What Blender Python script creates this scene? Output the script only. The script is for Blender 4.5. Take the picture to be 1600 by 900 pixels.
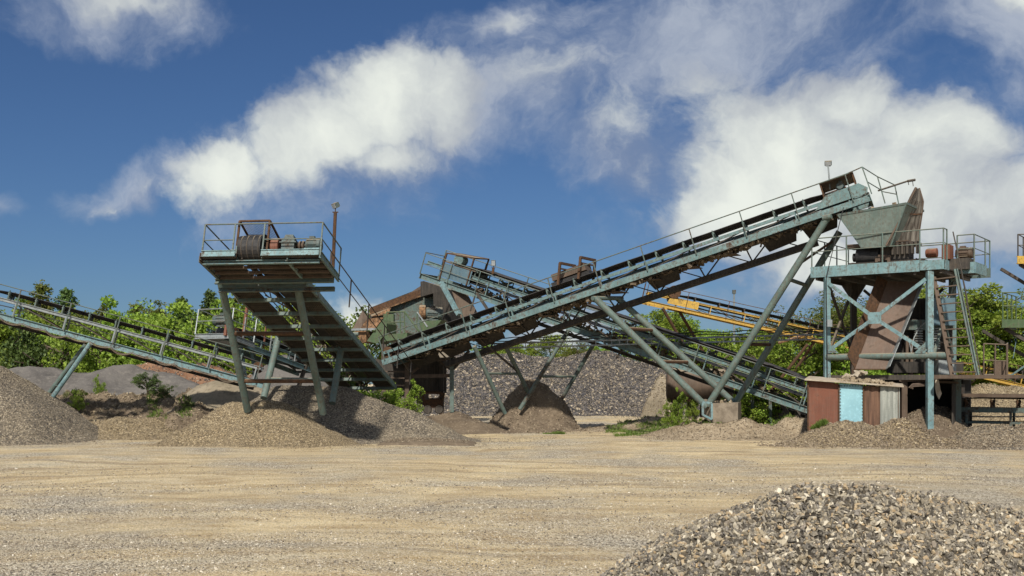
import bpy, bmesh, math, random
import numpy as np
from mathutils import Vector, Matrix

R = math.radians
random.seed(7)
rng = np.random.default_rng(11)
for o in list(bpy.data.objects):
    bpy.data.objects.remove(o, do_unlink=True)
SC = bpy.context.scene
COL = SC.collection
Z = Vector((0, 0, 1))

# ------------------------------------------------------------------ camera
F, HZ, CH = 1700.0, 600.0, 2.1
cam = bpy.data.cameras.new('camera')
camo = bpy.data.objects.new('camera', cam)
COL.objects.link(camo)
camo.location = (0, 0, CH)
camo.rotation_euler = (R(90), 0, 0)
cam.sensor_width = 36.0
cam.lens = 36.0 * F / 1600.0
cam.shift_y = (HZ - 450.0) / 1600.0
cam.clip_start = 0.1
cam.clip_end = 4000.0
SC.camera = camo

# ------------------------------------------------------------------ light
SUN_EL = R(43)
SUN_AZ = math.atan2(-0.16, -1.0)          # x, y of the direction to the sun
sd = Vector((math.sin(SUN_AZ) * math.cos(SUN_EL), math.cos(SUN_AZ) * math.cos(SUN_EL), math.sin(SUN_EL)))
sun = bpy.data.lights.new('sun', 'SUN')
sun.energy = 4.8
sun.angle = R(2.0)
sun.color = (1.0, 0.94, 0.84)
suno = bpy.data.objects.new('sun', sun)
COL.objects.link(suno)
suno.location = (0, 0, 60)
suno.rotation_euler = sd.to_track_quat('Z', 'Y').to_euler()
SC.view_settings.view_transform = 'Standard'
SC.view_settings.look = 'None'
SC.view_settings.exposure = 0.27
SC.view_settings.gamma = 1.0
SC.view_settings.use_curve_mapping = False


class NT:
    """tiny node-graph helper"""
    def __init__(s, tree):
        s.t = tree
        s.n = tree.nodes
        s.l = tree.links

    def set(s, sock, val):
        if isinstance(val, bpy.types.NodeSocket):
            s.l.new(val, sock)
        elif val is not None:
            if hasattr(sock.default_value, '__len__') and not hasattr(val, '__len__'):
                val = [val] * len(sock.default_value)
            if hasattr(sock.default_value, '__len__') and len(sock.default_value) == 4 and len(val) == 3:
                val = (*val, 1.0)
            sock.default_value = val

    def node(s, kind, **props):
        n = s.n.new(kind)
        for k, v in props.items():
            setattr(n, k, v)
        return n

    def m(s, op, a, b=None, c=None, clamp=False):
        n = s.node('ShaderNodeMath', operation=op, use_clamp=clamp)
        s.set(n.inputs[0], a)
        if b is not None:
            s.set(n.inputs[1], b)
        if c is not None:
            s.set(n.inputs[2], c)
        return n.outputs[0]

    def vm(s, op, a, b=None):
        n = s.node('ShaderNodeVectorMath', operation=op)
        s.set(n.inputs[0], a)
        if b is not None:
            s.set(n.inputs['Scale'] if op == 'SCALE' else n.inputs[1], b)
        return n.outputs['Value'] if op in ('LENGTH', 'DOT_PRODUCT') else n.outputs[0]

    def mix(s, f, a, b, mode='MIX'):
        n = s.node('ShaderNodeMix', data_type='RGBA', blend_type=mode)
        n.clamp_factor = True
        s.set(n.inputs[0], f)
        s.set(n.inputs[6], a)
        s.set(n.inputs[7], b)
        return n.outputs[2]

    def noise(s, vec, scale, detail=5.0, rough=0.55, dist=0.0, color=False):
        n = s.node('ShaderNodeTexNoise')
        s.set(n.inputs['Vector'], vec)
        n.inputs['Scale'].default_value = scale
        n.inputs['Detail'].default_value = detail
        n.inputs['Roughness'].default_value = rough
        n.inputs['Distortion'].default_value = dist
        return n.outputs['Color' if color else 0]

    def ramp(s, f, stops, interp='LINEAR'):
        n = s.node('ShaderNodeValToRGB')
        n.color_ramp.interpolation = interp
        e = n.color_ramp.elements
        while len(e) < len(stops):
            e.new(0.5)
        for i, (p, c) in enumerate(stops):
            e[i].position = p
            e[i].color = (*c, 1.0) if hasattr(c, '__len__') else (c, c, c, 1.0)
        s.set(n.inputs[0], f)
        return n.outputs[0]

    def step(s, x, a, b):
        n = s.node('ShaderNodeMapRange', interpolation_type='SMOOTHSTEP')
        s.set(n.inputs[0], x)
        n.inputs[1].default_value = a
        n.inputs[2].default_value = b
        return n.outputs[0]


# ------------------------------------------------------------------ sky
world = bpy.data.worlds.new('World')
SC.world = world
world.use_nodes = True
wt = world.node_tree
wt.nodes.clear()
g = NT(wt)
out = g.node('ShaderNodeOutputWorld')
bg = g.node('ShaderNodeBackground')
bg.inputs['Strength'].default_value = 0.115
wt.links.new(bg.outputs[0], out.inputs[0])
sky = g.node('ShaderNodeTexSky', sky_type='NISHITA')
sky.sun_disc = False
sky.sun_elevation = SUN_EL
sky.sun_rotation = SUN_AZ
sky.altitude = 300.0
sky.air_density = 1.0
sky.dust_density = 0.6
sky.ozone_density = 2.0
tc = g.node('ShaderNodeTexCoord')
sp = g.node('ShaderNodeSeparateXYZ')
wt.links.new(tc.outputs['Generated'], sp.inputs[0])
SX, SY, SZ = sp.outputs
den = g.m('MAXIMUM', g.m('ADD', SY, 1.0), 0.05)
cv = g.node('ShaderNodeCombineXYZ')
wt.links.new(g.m('DIVIDE', SX, den), cv.inputs[0])
wt.links.new(g.m('DIVIDE', SZ, den), cv.inputs[1])
q0 = cv.outputs[0]


def skyco(px, py):
    d = Vector(((px - 800) / F, 1.0, (HZ - py) / F)).normalized()
    return (d.x / (1 + d.y), d.z / (1 + d.y), 0.0)


# domain warp so that the cloud edges are torn
w1 = g.vm('SUBTRACT', g.noise(q0, 7.0, 6.0, 0.6, 0.3, color=True), (0.5, 0.5, 0.5))
w2 = g.vm('SUBTRACT', g.noise(q0, 26.0, 5.0, 0.6, 0.0, color=True), (0.5, 0.5, 0.5))
qw = g.vm('ADD', g.vm('ADD', q0, g.vm('SCALE', w1, 0.075)), g.vm('SCALE', w2, 0.020))


def blob(px, py, rx, ry, rot=0.0, pw=1.0):
    """soft elliptical cloud bank in the direction (px, py); rot in degrees"""
    c = skyco(px, py)
    mp = g.node('ShaderNodeMapping', vector_type='TEXTURE')
    mp.inputs['Location'].default_value = c
    mp.inputs['Rotation'].default_value = (0, 0, R(rot))
    mp.inputs['Scale'].default_value = (rx / F / 2, ry / F / 2, 1)
    wt.links.new(qw, mp.inputs[0])
    l = g.vm('LENGTH', mp.outputs[0])
    return g.m('MULTIPLY', g.m('SUBTRACT', 1.0, g.m('MULTIPLY', l, 0.62), clamp=True), pw)


def total(bl):
    a = bl[0]
    for b in bl[1:]:
        a = g.m('MAXIMUM', a, b)
    return a


bright = total([blob(600, 170, 170, 82, 10), blob(680, 165, 90, 80, 0, .93), blob(500, 215, 170, 88, 24, 0.98), blob(590, 245, 150, 66, 12, .80),
                blob(365, 275, 120, 56, 12, 0.86), blob(1250, 235, 240, 118, -10), blob(1130, 310, 160, 115, 0, 1.0), blob(1370, 270, 250, 120, -14, 1.1),
                blob(1560, 320, 190, 90, 0, 0.92), blob(1300, 390, 220, 100, 0, 0.95), blob(1460, 225, 150, 70, -14, 1.0), blob(1340, 180, 120, 60, -14, 1.0),
                blob(575, 505, 75, 46, 0, 0.82), blob(850, 505, 150, 44, 0, 0.85), blob(175, 305, 62, 26, 20, 0.52), blob(250, 275, 80, 30, 20, .5),
                blob(860, 125, 260, 100, 8, 0.60), blob(960, 180, 210, 110, -15, 0.60), blob(780, 55, 160, 50, 18, .56), blob(1000, 250, 140, 80, -20, 0.58), blob(1120, 150, 190, 90, 0, .58), blob(1595, 10, 80, 44, -20, 0.74), blob(190, 15, 150, 46, -10, 0.74), blob(1010, 200, 110, 60, -20, 0.55)])
veil = total([blob(180, 20, 190, 74, -8, 0.95), blob(30, 305, 44, 30, 0, 0.56), blob(230, 285, 130, 48, 14, 0.80),
              blob(850, 130, 280, 100, 8, 1.0), blob(770, 60, 190, 56, 18, 0.9), blob(1080, 75, 360, 120, 4, 1.0), blob(980, 225, 200, 90, -20, 0.95),
              blob(1560, 40, 130, 80, -20, 0.9), blob(1550, 140, 100, 60, -10, 0.60), blob(570, 235, 280, 120, 20, 0.95),
              blob(1320, 320, 400, 190, 0, 1.0), blob(620, 300, 150, 40, 12, 0.6), blob(900, 490, 300, 70, 0, 0.62),
              blob(1250, 450, 280, 70, 0, 0.75)])
# the rest of the dome (behind and above the camera) has added unseen banks, brightened as fill light
rest = g.m('MULTIPLY', g.step(g.noise(tc.outputs['Generated'], 2.2, 6.0, 0.6), 0.43, 0.60),
           g.step(g.m('SUBTRACT', 1.0, SY), 0.45, 0.75))
fb = g.noise(qw, 16.0, 9.0, 0.62, 0.4)
fb2 = g.noise(q0, 46.0, 6.0, 0.6, 0.6)
fine = g.m('ADD', g.m('MULTIPLY', g.m('SUBTRACT', fb, 0.5), 0.75), g.m('MULTIPLY', g.m('SUBTRACT', fb2, 0.5), 0.22))
d_b = g.step(g.m('ADD', bright, fine), 0.40, 0.70)
d_v = g.step(g.m('ADD', veil, g.m('MULTIPLY', fine, 1.25)), 0.32, 0.88)
# sky colour: Nishita deepened as through the photograph's dry air
hsv = g.node('ShaderNodeHueSaturation')
hsv.inputs['Saturation'].default_value = 1.0
wt.links.new(sky.outputs[0], hsv.inputs['Color'])
skyc = g.mix(1.0, hsv.outputs[0], (0.212, 0.297, 0.42), 'MULTIPLY')
veilc = g.mix(g.step(fb, 0.35, 0.68), (1.4, 1.85, 2.85), (3.4, 3.75, 4.35))
shade = g.step(g.m('ADD', g.noise(qw, 9.0, 7.0, 0.6), g.m('MULTIPLY', g.m('SUBTRACT', bright, 0.5), 0.45)), 0.38, 0.80)
brc = g.mix(shade, (2.8, 3.05, 3.5), (6.2, 6.45, 5.9))
c1 = g.mix(g.m('MULTIPLY', d_v, 0.86), skyc, veilc)
c2 = g.mix(g.m('MULTIPLY', d_b, 0.97), c1, brc)
c3 = g.mix(g.m('MULTIPLY', rest, 0.8), c2, (7.6, 7.9, 8.2))
wt.links.new(c3, bg.inputs['Color'])


# ------------------------------------------------------------------ helpers
def P(px, py, Y):
    return Vector(((px - 800.0) / F * Y, Y, CH - (py - HZ) / F * Y))


_vn = {}


def vnoise(x, y, seed=0):
    """smooth value noise on numpy arrays, -1..1"""
    if seed not in _vn:
        _vn[seed] = np.random.default_rng(seed + 100).uniform(-1, 1, (256, 256))
    L = _vn[seed]
    xi, yi = np.floor(x).astype(int), np.floor(y).astype(int)
    fx, fy = x - xi, y - yi
    fx, fy = fx * fx * (3 - 2 * fx), fy * fy * (3 - 2 * fy)
    a = L[xi % 256, yi % 256] * (1 - fx) + L[(xi + 1) % 256, yi % 256] * fx
    b = L[xi % 256, (yi + 1) % 256] * (1 - fx) + L[(xi + 1) % 256, (yi + 1) % 256] * fx
    return a * (1 - fy) + b * fy


def fbm(x, y, sc, n=4, seed=0):
    r, a = 0, 1.0
    for i in range(n):
        r = r + a * vnoise(x * sc, y * sc, seed + i)
        sc *= 2.03
        a *= 0.5
    return r


def tag(o, label=None, cat=None, group=None, kind=None):
    if label:
        o['label'] = label
    if cat:
        o['category'] = cat
    if group:
        o['group'] = group
    if kind:
        o['kind'] = kind
    return o


def thing(name, label, cat, loc, group=None):
    o = bpy.data.objects.new(name, None)
    o.empty_display_size = 0.3
    o.location = loc
    COL.objects.link(o)
    o['wloc'] = tuple(loc)
    return tag(o, label, cat, group)


def wloc(o):
    while o.parent is not None:
        o = o.parent
    return Vector(o['wloc']) if 'wloc' in o else Vector((0, 0, 0))


def link(name, me, parent=None, loc=None):
    o = bpy.data.objects.new(name, me)
    COL.objects.link(o)
    if parent is not None:
        o.parent = parent
    if loc is not None:
        o.location = loc
    return o


class MB:
    """collects shapes given in world coordinates; build() links them as one mesh object"""
    def __init__(s):
        s.v, s.f = [], []

    def add(s, vs, fs):
        n = len(s.v)
        s.v += [Vector(p) for p in vs]
        s.f += [[i + n for i in f] for f in fs]
        return s

    def obox(s, c, a, b, d):
        """centre and three half-axes"""
        k = 1.0 + random.uniform(-0.004, 0.004)
        a, b, d = Vector(a) * k, Vector(b) * k, Vector(d) * k
        c = Vector(c)
        vs = [c + a * i + b * j + d * l for i in (-1, 1) for j in (-1, 1) for l in (-1, 1)]
        fs = [[0, 1, 3, 2], [4, 6, 7, 5], [0, 4, 5, 1], [2, 3, 7, 6], [0, 2, 6, 4], [1, 5, 7, 3]]
        return s.add(vs, fs)

    def box(s, c, sx, sy, sz):
        return s.obox(c, (sx / 2, 0, 0), (0, sy / 2, 0), (0, 0, sz / 2))

    def bar(s, p, q, w, h, up=Z, side=None):
        """rectangular bar from p to q, w wide, h high (towards up)"""
        p, q = Vector(p), Vector(q)
        u = (q - p)
        L = u.length
        if L < 1e-5:
            return s
        u.normalize()
        sd_ = Vector(side).normalized() if side is not None else u.cross(Vector(up))
        if sd_.length < 1e-3:
            sd_ = u.cross(Vector((1, 0, 0)))
        sd_.normalize()
        up2 = sd_.cross(u).normalized()
        return s.obox((p + q) / 2, u * L / 2, sd_ * w / 2, up2 * h / 2)

    def chan(s, p, q, w, h, up=Z, out=1.0):
        """C-section: web on the side `out`, two flanges"""
        p, q = Vector(p), Vector(q)
        u = (q - p).normalized()
        sd_ = u.cross(Vector(up)).normalized() * out
        up2 = (Vector(up) - u * u.dot(Vector(up))).normalized()
        t = 0.02
        s.bar(p + sd_ * (w / 2 - t / 2), q + sd_ * (w / 2 - t / 2), t, h, up2)
        s.bar(p + up2 * (h / 2 - t / 2 - .001) - sd_ * t * .55, q + up2 * (h / 2 - t / 2 - .001) - sd_ * t * .55, w - t * 1.1, t, up2)
        s.bar(p - up2 * (h / 2 - t / 2 - .001) - sd_ * t * .55, q - up2 * (h / 2 - t / 2 - .001) - sd_ * t * .55, w - t * 1.1, t, up2)
        return s

    def tube(s, p, q, r, n=12, r2=None, caps=True):
        p, q = Vector(p), Vector(q)
        u = (q - p)
        if u.length < 1e-5:
            return s
        u.normalize()
        a = u.orthogonal().normalized()
        b = u.cross(a)
        r2 = r if r2 is None else r2
        vs, fs = [], []
        for k in range(n):
            t = 2 * math.pi * k / n
            d = a * math.cos(t) + b * math.sin(t)
            vs += [p + d * r, q + d * r2]
        for k in range(n):
            j = (k + 1) % n
            fs.append([2 * k, 2 * j, 2 * j + 1, 2 * k + 1])
        if caps:
            fs.append([2 * k for k in range(n)][::-1])
            fs.append([2 * k + 1 for k in range(n)])
        return s.add(vs, fs)

    def path(s, pts, r, n=6):
        for a, b in zip(pts[:-1], pts[1:]):
            s.tube(a, b, r, n)
        return s

    def plate(s, pts, th):
        """flat polygon thickened by th along its normal"""
        pts = [Vector(p) for p in pts]
        n = (pts[1] - pts[0]).cross(pts[2] - pts[0]).normalized()
        m = len(pts)
        vs = [p + n * th / 2 for p in pts] + [p - n * th / 2 for p in pts]
        fs = [list(range(m)), list(range(m, 2 * m))[::-1]]
        for i in range(m):
            j = (i + 1) % m
            fs.append([i, i + m, j + m, j])
        return s.add(vs, fs)

    def prism(s, pts, ext):
        pts = [Vector(p) for p in pts]
        ext = Vector(ext)
        m = len(pts)
        vs = pts + [p + ext for p in pts]
        fs = [list(range(m)), list(range(m, 2 * m))[::-1]]
        for i in range(m):
            j = (i + 1) % m
            fs.append([j, i, i + m, j + m])
        return s.add(vs, fs)

    def frustum(s, lo, hi):
        lo, hi = [Vector(p) for p in lo], [Vector(p) for p in hi]
        m = len(lo)
        fs = [list(range(m))[::-1], list(range(m, 2 * m))]
        for i in range(m):
            j = (i + 1) % m
            fs.append([i, j, j + m, i + m])
        return s.add(lo + hi, fs)

    def lathe(s, p, axis, prof, n=20):
        """prof: (distance along axis, radius)"""
        p, u = Vector(p), Vector(axis).normalized()
        a = u.orthogonal().normalized()
        b = u.cross(a)
        vs, fs = [], []
        for (t, r) in prof:
            for k in range(n):
                an = 2 * math.pi * k / n
                vs.append(p + u * t + (a * math.cos(an) + b * math.sin(an)) * max(r, 0.001))
        for i in range(len(prof) - 1):
            for k in range(n):
                j = (k + 1) % n
                fs.append([i * n + k, i * n + j, (i + 1) * n + j, (i + 1) * n + k])
        fs.append(list(range(n))[::-1])
        fs.append([(len(prof) - 1) * n + k for k in range(n)])
        return s.add(vs, fs)

    def mesh(s, name, mat, org=Vector((0, 0, 0)), smooth=False):
        me = bpy.data.meshes.new(name)
        me.from_pydata([tuple(p - org) for p in s.v], [], s.f)
        bm = bmesh.new()
        bm.from_mesh(me)
        bmesh.ops.recalc_face_normals(bm, faces=bm.faces)
        bm.to_mesh(me)
        bm.free()
        if mat:
            me.materials.append(mat)
        if smooth:
            me.polygons.foreach_set('use_smooth', [True] * len(me.polygons))
            try:
                me.set_sharp_from_angle(angle=R(35))
            except Exception:
                pass
        me.update()
        return me

    def build(s, name, mat, parent=None, smooth=False, label=None):
        org = wloc(parent) if parent is not None else Vector((0, 0, 0))
        o = link(name, s.mesh(name, mat, org, smooth), parent)
        if label:
            o['label'] = label
        return o

    def build_top(s, name, mat, label, cat, group=None, kind=None, org=None, smooth=False):
        if org is None:
            c = sum(s.v, Vector()) / len(s.v)
            org = Vector((c.x, c.y, min(p.z for p in s.v)))
        o = link(name, s.mesh(name, mat, org, smooth), None, org)
        o['wloc'] = tuple(org)
        return tag(o, label, cat, group, kind)


def tris_mesh(name, V, T, mats, mi=None, smooth=None, org=(0, 0, 0)):
    V = np.asarray(V, dtype=np.float32) - np.asarray(org, dtype=np.float32)
    T = np.asarray(T, dtype=np.int32)
    me = bpy.data.meshes.new(name)
    me.vertices.add(len(V))
    me.vertices.foreach_set('co', V.ravel())
    me.loops.add(len(T) * 3)
    me.loops.foreach_set('vertex_index', T.ravel())
    me.polygons.add(len(T))
    me.polygons.foreach_set('loop_start', np.arange(0, len(T) * 3, 3, dtype=np.int32))
    try:
        me.polygons.foreach_set('loop_total', np.full(len(T), 3, dtype=np.int32))
    except Exception:
        pass
    for m in mats:
        me.materials.append(m)
    if mi is not None:
        me.polygons.foreach_set('material_index', np.asarray(mi, dtype=np.int32))
    if smooth is not None:
        me.polygons.foreach_set('use_smooth', np.asarray(smooth, dtype=bool))
    else:
        me.polygons.foreach_set('use_smooth', np.zeros(len(T), dtype=bool))
    me.update(calc_edges=True)
    me.validate()
    return me


# ------------------------------------------------------------------ materials
def new_mat(name):
    m = bpy.data.materials.new(name)
    m.use_nodes = True
    t = m.node_tree
    g = NT(t)
    b = t.nodes['Principled BSDF']
    return m, g, b


def steel(name, paint, paint2, rust=0.35, dirt=0.4, rough=0.6, scale=1.0, rustc=((.092, .046, .022), (.042, .026, .017)), metal=0.0):
    m, g, b = new_mat(name)
    tcn = g.node('ShaderNodeTexCoord')
    oi = g.node('ShaderNodeObjectInfo')
    v = g.vm('ADD', tcn.outputs['Object'], g.vm('SCALE', oi.outputs['Location'], 0.37))
    n1 = g.noise(v, 1.7 * scale, 8, 0.62)
    n2 = g.noise(v, 9.0 * scale, 8, 0.7)
    n3 = g.noise(v, 45.0 * scale, 4, 0.6)
    st = g.node('ShaderNodeMapping')
    st.inputs['Scale'].default_value = (14, 14, 0.9)
    g.set(st.inputs[0], v)
    streak = g.noise(st.outputs[0], 1.0 * scale, 5, 0.6)
    pc = g.mix(g.step(n1, .3, .7), paint, paint2)
    pc = g.mix(g.m('MULTIPLY', g.step(streak, .45, .75), .45), pc, [x * 1.5 + .02 for x in paint2])
    dm = g.m('MULTIPLY', g.step(g.m('ADD', g.m('MULTIPLY', n2, .6), g.m('MULTIPLY', streak, .45)), .46, .68), dirt)
    pc = g.mix(dm, pc, (.085, .07, .052))
    rc = g.mix(g.step(n2, .35, .65), rustc[0], rustc[1])
    rc = g.mix(g.m('MULTIPLY', g.step(n3, .5, .75), .35), rc, (.15, .08, .04))
    lo = .74 - rust * .62
    rm = g.step(g.m('ADD', g.m('MULTIPLY', n1, .45), g.m('ADD', g.m('MULTIPLY', n2, .3), g.m('MULTIPLY', n3, .25))), lo, lo + .12)
    ge = g.node('ShaderNodeNewGeometry')
    sn = g.node('ShaderNodeSeparateXYZ')
    g.l.new(ge.outputs['Normal'], sn.inputs[0])
    runs = g.m('MULTIPLY', g.step(streak, .60, .72), .55)
    bc = g.mix(g.m('MULTIPLY', runs, g.step(n1, .4, .6)), g.mix(rm, pc, rc), rc)
    dust = g.m('MULTIPLY', g.m('MULTIPLY', g.step(sn.outputs[2], .55, .9), g.step(n2, .32, .52)), .8)
    bc = g.mix(dust, bc, (.26, .215, .15))
    g.set(b.inputs['Base Color'], bc)
    g.set(b.inputs['Roughness'], g.m('ADD', g.m('MULTIPLY', rm, .28), rough, clamp=True))
    b.inputs['Metallic'].default_value = metal
    b.inputs['Specular IOR Level'].default_value = 0.35
    bp = g.node('ShaderNodeBump')
    bp.inputs['Strength'].default_value = 0.35
    bp.inputs['Distance'].default_value = 0.02
    g.set(bp.inputs['Height'], g.m('ADD', g.m('MULTIPLY', rm, .4), n2))
    g.l.new(bp.outputs[0], b.inputs['Normal'])
    return m


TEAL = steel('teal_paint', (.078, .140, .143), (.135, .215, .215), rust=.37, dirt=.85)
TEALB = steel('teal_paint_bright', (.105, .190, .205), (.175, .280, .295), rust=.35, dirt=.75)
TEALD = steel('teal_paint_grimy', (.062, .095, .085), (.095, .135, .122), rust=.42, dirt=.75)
HOPP = steel('hopper_paint', (.088, .118, .102), (.135, .17, .148), rust=.30, dirt=.7)
GREEN = steel('green_paint', (.040, .070, .030), (.062, .105, .045), rust=.34, dirt=.5)
YELL = steel('yellow_paint', (.36, .215, .03), (.48, .30, .05), rust=.34, dirt=.6)
RUST = steel('rusty_steel', (.075, .041, .024), (.105, .056, .032), rust=.6, dirt=.5, rough=.75)
RUSTR = steel('red_rust_sheet', (.125, .045, .026), (.165, .058, .032), rust=.3, dirt=.35, rough=.65)
ORAN = steel('orange_rust', (.20, .10, .045), (.30, .18, .09), rust=.5, dirt=.7, rough=.8)
BROWN = steel('brown_scaled_steel', (.068, .046, .032), (.105, .072, .050), rust=.30, dirt=.5, rough=.75)
DARK = steel('dark_grimy_steel', (.035, .03, .026), (.06, .05, .04), rust=.35, dirt=.6, rough=.8)
SHADEBLK = steel('shade_black_steel', (.018, .016, .014), (.034, .029, .024), rust=.16, dirt=.2, rough=.8)  # near-black plates; on decks and undersides the shade is put into this colour
GREY = steel('grey_galvanised', (.19, .215, .22), (.28, .305, .305), rust=.26, dirt=.5, rough=.45, metal=.3)
PIPE = steel('weathered_green_tube', (.070, .108, .096), (.11, .152, .136), rust=.26, dirt=.85)
MOTOR = steel('motor_housing', (.05, .075, .075), (.08, .11, .105), rust=.4, dirt=.6)
BLUE = steel('blue_plate', (.06, .11, .14), (.09, .15, .18), rust=.3, dirt=.4)


def simple(name, c1, c2, sc=6.0, rough=.8, bump=.3, dist=.02, detail=8):
    m, g, b = new_mat(name)
    tcn = g.node('ShaderNodeTexCoord')
    v = tcn.outputs['Object']
    n = g.noise(v, sc, detail, .6)
    n2 = g.noise(v, sc * 7, 5, .6)
    c = g.mix(g.step(n, .32, .68), c1, c2)
    c = g.mix(g.m('MULTIPLY', g.step(n2, .5, .8), .45), c, [min(1, x * 1.7) for x in c2])
    g.set(b.inputs['Base Color'], c)
    b.inputs['Roughness'].default_value = rough
    b.inputs['Specular IOR Level'].default_value = .3
    bp = g.node('ShaderNodeBump')
    bp.inputs['Strength'].default_value = bump
    bp.inputs['Distance'].default_value = dist
    g.set(bp.inputs['Height'], g.m('ADD', n, g.m('MULTIPLY', n2, .5)))
    g.l.new(bp.outputs[0], b.inputs['Normal'])
    return m


RUBBER = simple('black_rubber', (.012, .012, .013), (.03, .028, .027), 8, .6)
BELTM = simple('worn_belt_rubber', (.018, .017, .018), (.05, .046, .044), 2.5, .55)
CONC = simple('dusty_concrete', (.13, .105, .078), (.24, .20, .15), 3, .9, .5)
TARP = simple('dusty_sheet', (.26, .21, .15), (.38, .33, .26), 4, .9, .5)
BLACK = simple('black_void_panel', (.008, .008, .008), (.02, .018, .015), 3, .9)  # black colour painted as the shade in openings
GLASSD = simple('lamp_glass', (.25, .27, .28), (.4, .42, .43), 3, .15, .05)


def corrugated(name, c1, c2):
    m, g, b = new_mat(name)
    tcn = g.node('ShaderNodeTexCoord')
    v = tcn.outputs['Object']
    st = g.node('ShaderNodeMapping')
    st.inputs['Scale'].default_value = (9, 9, .7)
    g.set(st.inputs[0], v)
    n = g.noise(st.outputs[0], 1.0, 7, .6)
    n2 = g.noise(v, 18, 6, .6)
    c = g.mix(g.step(n, .35, .65), c1, c2)
    c = g.mix(g.m('MULTIPLY', g.step(n2, .5, .75), .35), c, [x * .5 for x in c1])
    g.set(b.inputs['Base Color'], c)
    b.inputs['Roughness'].default_value = .7
    return m


SHEET_G = corrugated('grey_weathered_sheet', (.20, .21, .185), (.34, .35, .31))
SHEET_B = corrugated('brown_weathered_sheet', (.075, .038, .022), (.16, .085, .05))
CURVE = corrugated('streaked_steel_sheet', (.045, .034, .025), (.15, .135, .11))


def grate_mat(name, c1, c2):
    m, g, b = new_mat(name)
    tcn = g.node('ShaderNodeTexCoord')
    v = tcn.outputs['Object']
    vo = g.node('ShaderNodeTexVoronoi')
    vo.inputs['Scale'].default_value = 16
    vo.inputs['Randomness'].default_value = .15
    g.set(vo.inputs['Vector'], v)
    n = g.noise(v, 2.5, 6, .6)
    c = g.mix(g.step(n, .3, .7), c1, c2)
    c = g.mix(g.step(vo.outputs['Distance'], .25, .45), [x * .25 for x in c1], c)
    g.set(b.inputs['Base Color'], c)
    b.inputs['Roughness'].default_value = .8
    return m


GRATE = grate_mat('perforated_walkway', (.034, .029, .023), (.075, .062, .047))


def rock(name, stops, dust=(.30, .245, .165), dustamt=.25, sc=30.0):
    """stone colours picked stone by stone"""
    m, g, b = new_mat(name)
    ge = g.node('ShaderNodeNewGeometry')
    c = g.ramp(ge.outputs['Random Per Island'], stops, 'LINEAR')
    n = g.noise(ge.outputs['Position'], sc, 5, .6)
    n2 = g.noise(ge.outputs['Position'], .45, 4, .6)
    c = g.mix(g.m('MULTIPLY', g.step(n, .42, .75), .35), c, (.55, .50, .42))
    c = g.mix(g.m('MULTIPLY', g.step(n2, .40, .66), dustamt), c, dust)
    g.set(b.inputs['Base Color'], c)
    b.inputs['Roughness'].default_value = .85
    b.inputs['Specular IOR Level'].default_value = .3
    bp = g.node('ShaderNodeBump')
    bp.inputs['Strength'].default_value = .5
    bp.inputs['Distance'].default_value = .006
    g.set(bp.inputs['Height'], n)
    g.l.new(bp.outputs[0], b.inputs['Normal'])
    return m


def gravel_base(name, stops, cell, dust=(.24, .195, .13), dustamt=.3, bump=.8):
    """bedding between the loose stones: small cells coloured by the given stops"""
    m, g, b = new_mat(name)
    ge = g.node('ShaderNodeNewGeometry')
    v = ge.outputs['Position']
    vo = g.node('ShaderNodeTexVoronoi')
    vo.inputs['Scale'].default_value = 1.0 / cell
    g.set(vo.inputs['Vector'], v)
    hs = g.node('ShaderNodeSeparateColor')
    g.l.new(vo.outputs['Color'], hs.inputs[0])
    c = g.ramp(hs.outputs[0], stops)
    n2 = g.noise(v, .5, 5, .6)
    c = g.mix(g.m('MULTIPLY', g.step(n2, .40, .66), dustamt), c, dust)
    g.set(b.inputs['Base Color'], c)
    b.inputs['Roughness'].default_value = .9
    b.inputs['Specular IOR Level'].default_value = .2
    bp = g.node('ShaderNodeBump')
    bp.inputs['Strength'].default_value = bump
    bp.inputs['Distance'].default_value = cell * .6
    bp.invert = True
    g.set(bp.inputs['Height'], vo.outputs['Distance'])
    g.l.new(bp.outputs[0], b.inputs['Normal'])
    return m


S_GREY = [(0, (0.029, 0.026, 0.024)), (0.3, (0.076, 0.066, 0.056)), (0.6, (0.143, 0.12, 0.092)), (0.85, (0.235, 0.192, 0.133)), (1, (0.386, 0.336, 0.252))]
S_SAND = [(0, (0.043, 0.034, 0.022)), (0.3, (0.112, 0.084, 0.052)), (0.6, (0.198, 0.151, 0.088)), (0.85, (0.292, 0.227, 0.132)), (1, (0.447, 0.37, 0.248))]
S_FORE = [(0, (0.032, 0.028, 0.025)), (0.24, (0.086, 0.076, 0.062)), (0.46, (0.18, 0.154, 0.113)), (0.62, (0.279, 0.229, 0.151)), (0.72, (0.342, 0.242, 0.13)), (0.78, (0.126, 0.114, 0.105)), (0.9, (0.333, 0.29, 0.21)), (1, (0.558, 0.502, 0.395))]
S_COB = [(0, (.018, .018, .020)), (.4, (.050, .048, .052)), (.74, (.105, .095, .092)), (.90, (.21, .17, .12)), (1, (.44, .37, .27))]
S_DIRT = [(0, (0.054, 0.04, 0.025)), (0.4, (0.126, 0.092, 0.06)), (0.8, (0.216, 0.163, 0.106)), (1, (0.342, 0.282, 0.196))]

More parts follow.
